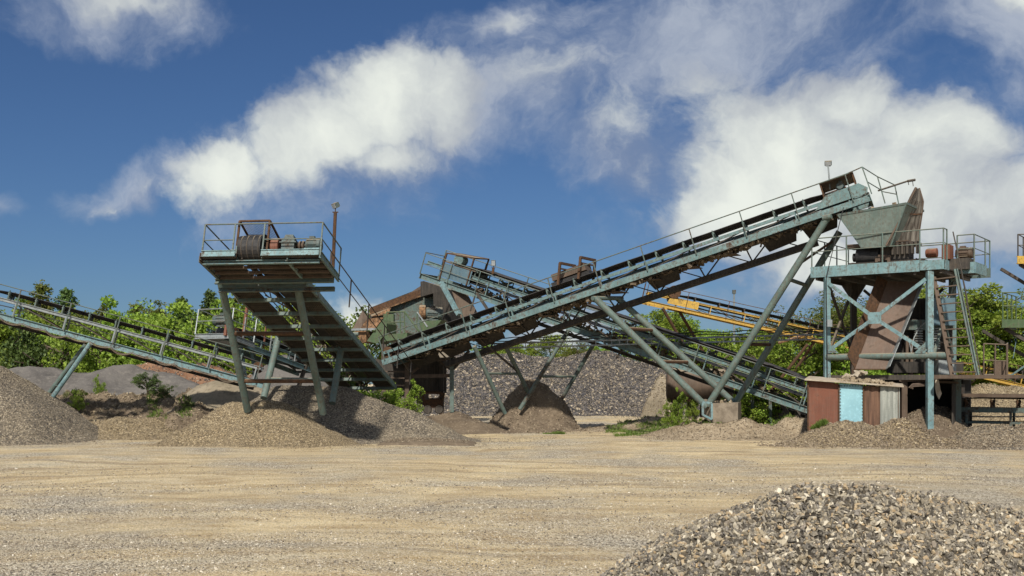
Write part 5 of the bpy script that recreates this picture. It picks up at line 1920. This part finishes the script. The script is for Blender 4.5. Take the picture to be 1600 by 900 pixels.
# brown tank
K_ = thing('steel_tank', 'large rusty brown cylindrical tank lying behind the trestle', 'tank', P(1092, 645, 50))
ax = Vector((.985, -.17, -.02)).normalized()
tp = P(1043, 602, 51.0)
MB().lathe(tp, ax, [(0, .1), (-.06, .5), (0, .74), (.06, .80), (.1, .81), (2.9, .81), (2.95, .80), (3.0, .70), (3.05, .1)], 36).build('tank_body', BROWN, K_, smooth=True)
for k in (.95, 1.95):
    MB().lathe(tp + ax * k, ax, [(0, .805), (0, .82), (.04, .82), (.04, .805)], 36).build('weld_band', BROWN, K_, smooth=True)
for px_ in (1053, 1076, 1096, 1130):
    MB().bar(P(px_, 620, 50.4), P(px_, 652, 50.4), .14, .14, Vector((1, 0, 0))).build('saddle_leg', RUST, K_)
MB().tube(P(1137, 601, 50.2), P(1142, 598, 50.1), .35, 14).build('manhole', RUSTR, K_)

# ================= E: tower with the hopper
K0 = P(1267, 418, 41.0)
e1 = Vector((.804, -.595, 0))
e2 = Vector((.595, .804, 0))
DZ = K0.z                               # top of the fascia


def TW(s, t, z):
    return Vector((K0.x, K0.y, 0)) + e1 * s + e2 * t + Z * z


def tz(py, s, t):
    """height that projects at row py at tower position (s, t)"""
    return CH - (py - HZ) / F * TW(s, t, 0).y


E = thing('crusher_tower', 'teal steel tower carrying the railed drive platform at right', 'tower', TW(2.4, 1.5, 0))
fa = [((0, 0), (3.99, 0)), ((4.02, -.02), (4.84, -.02))]
for k, ((s0, t0), (s1, t1)) in enumerate(fa):
    MB().chan(TW(s0, t0, DZ - .19), TW(s1, t1, DZ - .19), .06, .40 if k == 0 else .34, Z, 1).build('fascia', TEALB, E)
for (s0, t0), (s1, t1), h_ in (((0, 0), (0, 4.0), .36), ((4.84, 0), (4.84, .5), .34), ((4.84, 1.65), (5.45, 1.65), .40), ((5.45, 1.65), (5.45, 3.3), .40), ((0, 4.0), (5.45, 4.0), .36)):
    MB().chan(TW(s0, t0, DZ - .2), TW(s1, t1, DZ - .2), .06, h_, Z, 1).build('fascia', TEALB if s0 > 4 else TEALD, E)
dk = MB()
dk.obox(TW(2.42, 2.0, DZ - .30), e1 * 2.38, e2 * 1.96, Z * .02)
dk.obox(TW(5.14, 2.5, DZ - .30), e1 * .28, e2 * .8, Z * .02)
dk.build('deck', SHADEBLK, E)
for k in range(6):
    MB().bar(TW(.2 + k * .9, .05, DZ - .42), TW(.2 + k * .9, 3.95, DZ - .42), .08, .14).build('joist', DARK, E)
# railings
rail_run([TW(.03, 4.0, DZ), TW(.03, .02, DZ), TW(3.99, .02, DZ), TW(4.8, .02, DZ), TW(4.8, .45, DZ)], -.1, 1.08, .58, E, mat=PIPE, sub=1.35)
rail_run([TW(4.84, 1.68, DZ), TW(5.42, 1.68, DZ), TW(5.42, 3.3, DZ), TW(5.42, 4.0, DZ), TW(2.2, 4.0, DZ)], -.1, 1.0, .5, E, mat=PIPE, sub=1.6)
# legs
zb = {'fl': -.3, 'fr': -.3}
legs = [(.60, .06), (4.32, .06), (.60, 2.95), (4.32, 3.05)]
for k, (s_, t_) in enumerate(legs):
    z0 = -.2
    MB().box(TW(s_, t_, (DZ - .4 + z0) / 2), .21, .21, DZ - .4 - z0).build('leg', (TEALB, TEALB, DARK, TEAL)[k], E)
for k in (2,):
    s_, t_ = legs[k]
    MB().frustum([TW(s_ - .08, t_, DZ - 1.1), TW(s_ + .08, t_, DZ - 1.1), TW(s_ + .08, t_ + .1, DZ - 1.1), TW(s_ - .08, t_ + .1, DZ - 1.1)],
                 [TW(s_ - .5, t_, DZ - .45), TW(s_ + .5, t_, DZ - .45), TW(s_ + .5, t_ + .1, DZ - .45), TW(s_ - .5, t_ + .1, DZ - .45)]).build('gusset', DARK, E)
# X brace on the front face
zc = tz(497, 2.4, 0)
ctr = TW(2.42, -.06, zc)
for (px_, py_, s_) in ((1299, 443, .70), (1440, 436, 4.22), (1297, 548, .70), (1447, 549, 4.22)):
    MB().bar(TW(s_, -.04, tz(py_, s_, 0)), ctr, .05, .13, Z).build('cross_brace', TEALB, E)
MB().obox(ctr - e2 * .03, e1 * .24, e2 * .012, Z * .21).build('gusset_plate', TEALB, E)
for s_, sg in ((.70, 1), (4.22, -1)):
    z_ = tz(552, s_, 0)
    MB().plate([TW(s_, -.10, z_ + .4), TW(s_, -.10, z_), TW(s_ + .4 * sg, -.10, z_)], .02).build('gusset_plate', TEAL, E)
zp = tz(557, 2.4, 0)
MB().tube(TW(.6, 0, zp), TW(5.0, 0, zp), .12, 14).build('cross_pipe', PIPE, E, smooth=True)
# dark braces on the side and back faces
for (a_, b_) in (((.6, .3, DZ - .7), (.6, 2.8, zp + .2)), ((.6, 2.8, DZ - .7), (.6, .3, zp + .2)), ((1.0, 3.0, DZ - .7), (4.0, 3.0, zp)), ((4.0, 3.0, DZ - .8), (1.0, 3.0, zp)),
                 ((4.4, .3, DZ - .6), (4.4, 2.8, zp)), ((4.4, 2.8, DZ - .6), (4.4, .3, zp))):
    MB().bar(TW(*a_), TW(*b_), .08, .10).build('side_brace', DARK if a_[0] < 4.2 else PIPE, E)
MB().tube(TW(.6, 2.95, zp), TW(4.3, 2.95, zp), .10, 10).build('cross_pipe', DARK, E)
MB().tube(TW(.6, 0, zp), TW(.6, 2.95, zp), .09, 10).build('cross_pipe', DARK, E)
# lower service deck
zd = tz(589, 4.8, -.2)
MB().obox(TW(2.9, 1.6, tz(590, 2.9, 1.5)), e1 * 2.2, e2 * 1.5, Z * .09).build('lower_deck', DARK, E)
ld0 = TW(4.4, -.3, zd)
MB().obox(TW(6.0, .2, zd), e1 * 1.35, e2 * .75, Z * .06).build('landing', BROWN, E)
lp = [TW(4.9, .9, zd), TW(7.3, .9, zd), TW(7.3, -.5, zd)]
rail_run([P(1537, 590, 38.5), P(1573, 592, 38.2), P(1574, 588, 39.4)], 0, 1.2, .62, E, mat=BROWN, sub=.45)
MB().plate([P(1553, 563, 38.9), P(1574, 563, 38.7), P(1574, 590, 38.7), P(1553, 590, 38.9)], .04).build('side_panel', BROWN, E)
MB().plate([P(1537, 589, 38.6), P(1576, 592, 38.3), P(1580, 586, 40), P(1537, 586, 40)], .08).build('landing', BROWN, E)
MB().bar(P(1575, 590, 38.1), P(1640, 545, 37.4), .09, .06).build('stay_bar', TEAL, E)
for px_, Yt in ((1412, 39.3), (1494, 38.9)):
    MB().box(lerp(P(px_, 594, Yt), P(px_ + (0 if px_ < 1450 else 2), 668, Yt), .5), .20 if px_ < 1450 else .24, .2, 1.72).build('stub_post', BROWN if px_ < 1450 else TEALD, E)
MB().bar(P(1405, 594, 39.2), P(1497, 598, 38.8), .10, .08).build('lower_beam', BROWN, E)
# black block paints the dark recess under the tower
MB().prism([TW(1.5, 2.2, 0), TW(4.9, 2.2, 0), TW(4.9, 2.2, tz(592, 4.9, 2.2)), TW(1.5, 2.2, tz(592, 1.5, 2.2))], e2 * 1.2).build('recess_shade', BLACK, E)
MB().plate([TW(4.95, .6, 0), TW(4.95, 2.2, 0), TW(4.95, 2.2, 2.1), TW(4.95, .6, 2.1)], .05).build('recess_cheek', DARK, E)
# hanging rag and hoses
rg = [P(1461, 594, 38.4), P(1466, 592, 38.4), P(1469, 608, 38.4), P(1471, 615, 38.4), P(1467, 624, 38.4), P(1463, 616, 38.4), P(1461, 606, 38.4)]
MB().plate(rg, .06).build('hanging_rag', TARP, E)
m_ = MB()
for k in range(3):
    m_.path([P(1420 + 3 * k, 606 + k, 38.9), P(1426, 600 + 2 * k, 38.9), P(1445, 599 + 2 * k, 38.8), P(1462, 600 + 2 * k, 38.7)], .025, 5)
m_.build('hose', BROWN, E)

# ladder
LD = thing('steel_ladder', 'steep steel ladder with flat treads from the tower platform to the landing', 'ladder', P(1505, 590, 38.0))
tl, tr = P(1459, 432, 38.5), P(1493, 420, 38.2)
bl, brr = P(1488, 590, 37.8), P(1528, 590, 37.6)
for a_, b_ in ((tl, bl), (tr, brr)):
    MB().bar(a_, b_, .05, .14, Vector((1, 0, 0))).build('stringer', BROWN if a_ is tl else PIPE, LD)
for k in range(12):
    f_ = (k + .35) / 12
    a_, b_ = lerp(tl, bl, f_), lerp(tr, brr, f_)
    b_ = Vector((b_.x, b_.y, a_.z + (b_.z - a_.z) * .25))
    MB().bar(a_ + Vector((.03, 0, 0)), b_ - Vector((.03, 0, 0)), .20, .035).build('tread', BROWN, LD)
m_ = MB().path([P(1489, 362, 38.0), P(1500, 412, 37.8), P(1533, 588, 37.3)], .022, 6)
m_.path([P(1500, 412, 37.8), P(1512, 470, 37.6)], .02, 6)
m_.build('handrail', DARK, LD)

# X: machinery on the platform
mach = thing('roller_crusher', 'grimy roller crusher with ribbed casing and motors behind the tower railing', 'crusher', TW(2.5, 1.4, DZ - .28))
z0 = DZ - .28
MB().lathe(TW(1.55, .75, z0 + .62), e1, [(-.18, .10), (-.18, .16), (-.02, .16), (0, .12), (0, .36), (.03, .37), (.82, .37), (.85, .36), (.85, .12)], 26).build('roller', RUBBER, mach, smooth=True)
MB().obox(TW(2.35, .80, z0 + 1.02), e1 * 1.15, e2 * .45, Z * .06).build('casing_lid', BROWN, mach)
mb_ = MB().obox(TW(2.95, .80, z0 + .66), e1 * .50, e2 * .36, Z * .26)
for k in range(6):
    c = TW(2.95 + k * .17, .40, z0 + .80)
    mb_.obox(c, e1 * .035, e2 * .10, Z * .22)
mb_.obox(TW(3.2, .8, z0 + .98), e1 * .55, e2 * .30, Z * .05)
mb_.build('ribbed_casing', DARK, mach)
mb_ = MB()
for k in range(5):
    c = TW(2.35 + k * .11, .42, z0 + .45 + .06 * (k % 2))
    mb_.obox(c, e1 * .05, e2 * .08, Z * (.10 + .03 * (k % 3)))
clutter(mb_, Frame(TW(1.3, .5, z0), TW(4, .5, z0)), (0, .5), (.05, .5), (0, 2.6), 30, (.03, .11))
mb_.build('gear_block', BROWN, mach)['kind'] = 'stuff'
m_ = MB()
for s_ in (1.95, 2.65):
    m_.lathe(TW(s_, .6, z0 + 1.08), Z, [(0, .34), (.10, .22), (.22, .03), (.23, .01)], 14)
m_.build('spilled_cone', CONC, mach)
MB().lathe(TW(3.95, .95, z0 + .62), e1, [(0, .06), (0, .14), (.05, .17), (.38, .17), (.4, .08)], 18).build('coupling', RUSTR, mach, smooth=True)
MB().obox(TW(4.55, 1.5, z0 + .66), e1 * .14, e2 * .26, Z * .26).build('drive_guard', RUSTR, mach)
motor(mach, TW(4.74, 1.9, z0 + .64), e1, .60, .19, mat=BROWN)
MB().obox(TW(2.6, .8, z0 + .22), e1 * 1.35, e2 * .35, Z * .18).build('bed_frame', DARK, mach)
MB().obox(TW(4.75, 1.75, z0 + .22), e1 * .55, e2 * .35, Z * .2).build('motor_bed', DARK, mach)

# hopper above
HP = thing('feed_hopper', 'big funnel shaped teal hopper below the head of the longest conveyor', 'hopper', TW(2.4, 1.0, DZ + .75))
hz1, hz0 = CH + (600 - 332) / F * 40.6, DZ + .78
def hpc(px, py, Yh):
    return P(px, py, Yh)
ft_l, ft_r = P(1310, 336, 40.6), P(1416, 318, 38.9)
fb_l, fb_r = P(1347, 387, 40.0), P(1392, 385, 39.3)
bk = e2 * 2.1
bk2 = e2 * .9
hi = [ft_l, ft_r, ft_r + bk, ft_l + bk]
lo = [fb_l, fb_r, fb_r + bk2, fb_l + bk2]
for i, nm in enumerate(('front_wall', 'side_wall', 'back_wall', 'side_wall')):
    j = (i + 1) % 4
    MB().plate([lo[i], lo[j], hi[j], hi[i]], .03).build(nm, HOPP, HP)
for i in range(4):
    j = (i + 1) % 4
    MB().bar(hi[i], hi[j], .07, .08).build('rim', TEALD, HP)
for i, nm in ((0, 1), (1, 1)):
    MB().bar(lo[i], hi[i], .07, .05).build('corner_strip', PIPE, HP)
rub = MB()
frH = Frame(ft_l + e2 * .4, ft_r + e2 * .4)
clutter(rub, frH, (.1, 1.5), (-.25, .10), (.4, 2.3), 160, (.05, .18))
rub.build('stone_fill', M_DIRT, HP)['kind'] = 'stuff'
# curved deflector sheet
CS = thing('deflector_sheet', 'tall bent streaked steel sheet standing against the right side of the hopper', 'sheet', P(1410, 388, 39.0))
colsL = [(1384, 384, 39.2), (1397, 360, 39.15), (1411, 332, 39.1), (1422, 310, 39.1), (1431, 293, 39.15)]
colsR = [(1435, 386, 40.1), (1436, 360, 40.1), (1440, 334, 40.0), (1442, 314, 39.9), (1436, 294, 39.9)]
vs, fs = [], []
nc = 12
for (a_, b_) in zip(colsL, colsR):
    A_, B_ = P(*a_), P(*b_)
    for k in range(nc + 1):
        f_ = k / nc
        p_ = lerp(A_, B_, f_)
        p_ = p_ + Vector((.25, .55, 0)) * (math.sin(f_ * math.pi) * .55) + Vector((0, -1, 0)) * (.035 if k % 3 == 1 else 0)
        vs.append(p_)
for i in range(4):
    for k in range(nc):
        a_ = i * (nc + 1) + k
        fs.append([a_, a_ + 1, a_ + nc + 2, a_ + nc + 1])
so = MB().add(vs, fs).build('sheet', CURVE, CS)
md = so.modifiers.new('thick', 'SOLIDIFY')
md.thickness = .03
for e_ in (nc, 0):
    m_ = MB()
    for i in range(4):
        m_.bar(vs[i * (nc + 1) + e_], vs[(i + 1) * (nc + 1) + e_], .07, .05)
    m_.build('edge_angle', BROWN, CS)
m_ = MB()
for k in range(nc):
    m_.bar(vs[2 * (nc + 1) + k] - Vector((0, .03, 0)), vs[2 * (nc + 1) + k + 1] - Vector((0, .03, 0)), .04, .05)
m_.build('stiffener', RUST, CS)

CHUTE = steel('chute_plate', (.080, .048, .032), (.118, .074, .050), rust=.3, dirt=.5, rough=.6)
# chute hanging inside the tower
CU = thing('discharge_chute', 'long rusty brown open chute slanting down between the tower legs', 'chute', P(1356, 578, 39.8))
t0_, t1_ = P(1387, 440, 40.6), P(1440, 440, 40.1)
b0_, b1_ = P(1336, 577, 39.7), P(1384, 577, 39.2)
MB().plate([b0_, b1_, t1_, t0_], .03).build('floor_plate', CHUTE, CU)
wn = Vector((-.42, -.15, .22))
MB().plate([b0_, t0_, t0_ + wn * 1.0, b0_ + wn * .75 + Z * .35], .025).build('side_wall', RUST, CU)
MB().plate([b1_, t1_, t1_ + Vector((.04, -.30, .1)), b1_ + Vector((.04, -.30, .1))], .025).build('side_wall', GREY, CU)
MB().bar(b0_, b1_, .05, .04).build('lip', RUST, CU)
# jaw crusher body behind the chute
JB = thing('rock_crusher', 'dark machine body with ribbed springs and cables inside the tower', 'machine', TW(3.4, 1.9, 2.3))
Yj = 41.0
MB().obox(lerp(P(1400, 470, Yj), P(1478, 582, Yj), .5), (.95, 0, 0), (0, .6, 0), (0, 0, 1.40)).build('body', SHADEBLK, JB)
MB().obox(P(1468, 488, Yj - .9), (.42, 0, 0), (0, .4, 0), (0, 0, .50)).build('blue_hood', BLUE, JB)
MB().obox(P(1447, 508, Yj - .8), (.98, 0, 0), (0, .2, 0), (0, 0, .18)).build('flange', TEALD, JB)
for px_ in (1435, 1462):
    m_ = MB()
    for k in range(9):
        c_ = P(px_, 515 + k * 3.9, Yj - .9)
        m_.lathe(c_, Z, [(0, .10), (.02, .16), (.05, .16), (.07, .10)], 12)
    m_.build('coil_spring', GREY, JB)
for y_ in (500, 511, 534):
    MB().bar(P(1415, y_, Yj - .85), P(1487, y_ + 1, Yj - .85), .08, .07).build('tie_bar', DARK, JB)
m_ = MB().path([P(1448, 502, Yj - 1), P(1436, 512, Yj - 1), P(1428, 528, Yj - 1), P(1424, 548, Yj - 1)], .025, 5)
m_.path([P(1420, 530, Yj - 1), P(1424, 552, Yj - 1), P(1430, 562, Yj - 1)], .02, 5)
m_.build('cable', GREY, JB)
for px_, pt, pb in ((1417, 525, 580), (1424, 530, 590), (1462, 545, 590)):
    MB().bar(P(px_, pt, Yj - .95), P(px_, pb, Yj - .95), .09, .09, Vector((1, 0, 0))).build('stay', BROWN, JB)
MB().obox(P(1445, 574, Yj - .8), (1.3, 0, 0), (0, .3, 0), (0, 0, .2)).build('skirt', SHADEBLK, JB)
MB().obox(P(1477, 574, Yj - 1.4), (.32, 0, 0), (0, .2, 0), (0, 0, .26)).build('pale_panel', GREY, JB)

# shed
SH = thing('sheet_metal_shed', 'low shed clad in rust, light blue, brown and grey sheets with dusty roof', 'shed', P(1335, 672, 38.4))
ya = 38.6
def shp(px, py, dy=0):
    return P(px, py, ya - (px - 1261) * .006 + dy)
def panel(nm, mat, x0, x1, yt0, yt1, yb=690, dy=0.0, rib=0):
    a_, b_ = shp(x0, 650, dy), shp(x1, 650, dy)
    z0_, z1_ = shp(x0, yt0, dy).z, shp(x1, yt1, dy).z
    m = MB()
    n = max(1, rib)
    pts = []
    for k in range(n + 1):
        p_ = lerp(a_, b_, k / n)
        off = (-.05 if k % 2 else 0.0) if rib else 0.0
        pts.append((Vector((p_.x, p_.y + off, -.1)), Vector((p_.x, p_.y + off, z0_ + (z1_ - z0_) * k / n))))
    for k in range(n):
        m.plate([pts[k][0], pts[k + 1][0], pts[k + 1][1], pts[k][1]], .02)
    return m.build(nm, mat, SH)
panel('rusty_panel', RUSTR, 1262, 1310.5, 594, 599)
PB = simple('light_blue_paint', (.20, .37, .42), (.25, .44, .49), 1.6, .5, .2)
bp_ = panel('light_blue_panel', PB, 1311, 1349, 599, 602, dy=-.05)
m_ = MB()
for k in range(13):
    for x_ in (1313, 1347.5):
        c_ = shp(x_, 603 + k * 5.0, -.07)
        m_.tube(c_, c_ - Vector((0, .02, 0)), .018, 6)
for k in range(8):
    c_ = shp(1315 + k * 4.3, 603, -.07)
    m_.tube(c_, c_ - Vector((0, .02, 0)), .018, 6)
m_.build('riveting', DARK, bp_)['kind'] = 'stuff'
for x_, zt in ((1262.6, 594), (1310.8, 599), (1349.2, 602), (1404, 604)):
    c_ = shp(x_, 650, -.07)
    MB().box(Vector((c_.x, c_.y, (shp(x_, zt).z - .1) / 2)), .05, .03, shp(x_, zt).z + .02).build('corner_strip', RUST, SH)
panel('brown_panel', SHEET_B, 1349.5, 1375, 602, 605, rib=4)
panel('grey_panel', SHEET_G, 1375.5, 1405, 603, 605, dy=-.04, rib=5)
# sides and back
A_, B_ = shp(1262, 650), shp(1405, 650)
for (p_, h_) in ((A_, shp(1262, 594).z), (B_, shp(1405, 604).z)):
    d0 = Vector((.75, 2.2, 0))
    MB().plate([Vector((p_.x, p_.y + .03, -.1)), Vector((p_.x + d0.x, p_.y + d0.y, -.1)), Vector((p_.x + d0.x, p_.y + d0.y, h_)), Vector((p_.x, p_.y + .03, h_))], .03).build('side_sheet', SHEET_B, SH)
rfz = [shp(1257, 593, -.25), shp(1412, 604, -.25), shp(1412, 604, -.25) + Vector((.9, 2.7, .12)), shp(1257, 593, -.25) + Vector((.9, 2.7, .12))]
MB().plate(rfz, .05).build('roof', TARP, SH)
frS = Frame(rfz[0], rfz[1])
clutter(MB(), frS, (.1, 1.6), (.03, .10), (1.2, 3.0), 90, (.03, .13)).build('roof_debris', E_TAN, SH)['kind'] = 'stuff'
clutter(MB(), Frame(shp(1318, 590, .6), shp(1350, 580, .6)), (0, .3), (-.06, .0), (0, .8), 24, (.04, .13)).build('crumpled_sheet', TARP, SH)

# low horizontal conveyor at the right edge
Q0, Q1 = P(1497, 640, 39.5), P(1690, 643, 37.5)
fr = Frame(Q0, Q1)
Q = thing('belt_conveyor', 'low level grey green conveyor frame near the ground at the right edge', 'conveyor', Vector((Q0.x, Q0.y, 0)))
for a_ in (0, 1.0):
    MB().chan(fr.pt(0, a_, 0), fr.pt(fr.L, a_, 0), .07, .18, fr.w).build('girder', TEALD, Q)
    MB().bar(fr.pt(0, a_, .52), fr.pt(fr.L, a_, .52), .16, .12, fr.w).build('skirt_board', BROWN if a_ == 0 else DARK, Q)
    MB().bar(fr.pt(0, a_, -.45), fr.pt(fr.L, a_, -.45), .06, .08, fr.w).build('bottom_rail', TEALD, Q)
belt_loop('belt', fr, .1, fr.L - .1, .08, .92, .42, -.25, Q, trough=.08)
me = idler_mesh(fr, 0.0, 1.0, RUST)
for k in range(6):
    o = link('idler', me, Q)
    o.matrix_local = frame_matrix(fr, fr.pt(.25 + k * .85, 0, .10) - wloc(Q))
for t_ in (.3, 1.75, 2.35, 3.6):
    for a_ in (0, 1):
        MB().bar(fr.pt(t_, a_ - .05 * (1 - 2 * a_), -1.2), fr.pt(t_, a_ - .05 * (1 - 2 * a_), -.05 if t_ != 2.35 else .6), .12, .08, fr.u).build('support_leg', TEAL if t_ == 2.35 else TEALD, Q)

# platforms cut by the right edge
def edge_platform(label, px, ytop, ydeck, yund, Yp, mdeck, mrail, depth, W=2.6, group=None):
    a = P(px, ydeck, Yp)
    dv = e2 * depth
    rt2 = thing('service_platform', label, 'platform', Vector((a.x + W / 2, a.y + depth / 2, 0)))
    hd = (yund - ydeck) / F * Yp
    MB().plate([a - Z * .06 + dv * .02, a + Vector((W, 0, -.06)) + dv * .02, a + Vector((W, 0, -.06)) + dv, a + dv - Z * .06], .05).build('deck', DARK, rt2)
    for p_, q_ in ((a, a + Vector((W, 0, 0))), (a, a + dv)):
        MB().chan(p_ - Z * hd / 2, q_ - Z * hd / 2, .06, hd, Z, 1).build('fascia', mdeck, rt2)
    h = (ydeck - ytop) / F * Yp
    rail_run([a + dv, a + Vector((.05, .02, 0)), a + Vector((W, .02, 0))], -.05, h, h * .5, rt2, mat=mrail, sub=.9)
    for q_ in ((W - .2, .3), (W - .2, depth - .2)):
        MB().box(Vector((a.x + q_[0], a.y + q_[1], (a.z - hd) / 2)), .18, .18, a.z - hd).build('leg', mrail, rt2)
        MB().bar(a + Vector((.25, q_[1], -hd)), Vector((a.x + q_[0], a.y + q_[1], a.z - hd - 1.3)), .10, .12).build('knee_brace', DARK, rt2)
    return rt2
edge_platform('green railed platform entering from the right edge above the low conveyor', 1565, 457, 499, 512, 40, GREEN, GREEN, 2.4)
edge_platform('high ochre platform corner with railing at the right edge', 1589, 366, 400, 412, 44, YELL, DARK, 2.2)
wr = MB()
wr.path([P(1598, 478, 40.5), P(1594, 505, 40.5), P(1588, 530, 40.5), P(1583, 560, 40)], .012, 5)
wr.build_top('hanging_cable', BLUE, 'thin loose cable hanging down below the green platform', 'cable')
# black box below the low conveyor: a hole's shade put into its colour
MB().box(P(1497, 668, 39.3) + Vector((0, .4, -.2)), 1.0, .8, .9).build_top('hole_shade_box', BLACK, 'small black box for the shaded hole between the gravel heaps below the low conveyor', 'shaded_hole')

# crumpled pale sheeting at the foot of the cobble stockpile
for (x0_, x1_, y0_, Yc, lab) in ((768, 796, 657, 52, 'short pale strip of sheeting on the ground left of the trestle mound'), (905, 946, 658, 51.5, 'long crumpled pale sheeting on the ground right of the trestle mound')):
    vs, fs = [], []
    n_ = 14
    for i in range(n_ + 1):
        for j in range(4):
            c_ = P(x0_ + (x1_ - x0_) * i / n_, y0_, Yc)
            vs.append(Vector((c_.x, Yc + j * .35 + random.uniform(-.06, .06), float(ground_h(np.array([c_.x]), np.array([Yc]))[0]) + .05 + (.10 if j in (1, 2) else 0) + random.uniform(0, .09))))
    for i in range(n_):
        for j in range(3):
            a_ = i * 4 + j
            fs.append([a_, a_ + 1, a_ + 5, a_ + 4])
    o = MB().add(vs, fs).build_top('plastic_sheeting', TARP, lab, 'sheeting')
    md = o.modifiers.new('thick', 'SOLIDIFY')
    md.thickness = .015
# service cables: along the big conveyor, across to the tower and down its leg
cb_ = thing('power_cable', 'thin black cable sagging from the longest conveyor head to the tower platform', 'cable', P(1290, 420, 40))
def sag(a_, b_, s_, n_=14):
    return [lerp(a_, b_, i / n_) - Z * (s_ * 4 * (i / n_) * (1 - i / n_)) for i in range(n_ + 1)]
m_ = MB().path(sag(P(1318, 324, 40.4), P(1291, 432, 40.4), .0), .016, 5)
m_.path(sag(P(1291, 432, 40.4), P(1293, 590, 40.3), .0), .016, 5)
m_.build('cable', RUBBER, cb_)
jb = MB().obox(P(1296, 505, 40.3), (.09, 0, 0), (0, .05, 0), (0, 0, .13))
jb.build('junction_box', GREY, cb_)
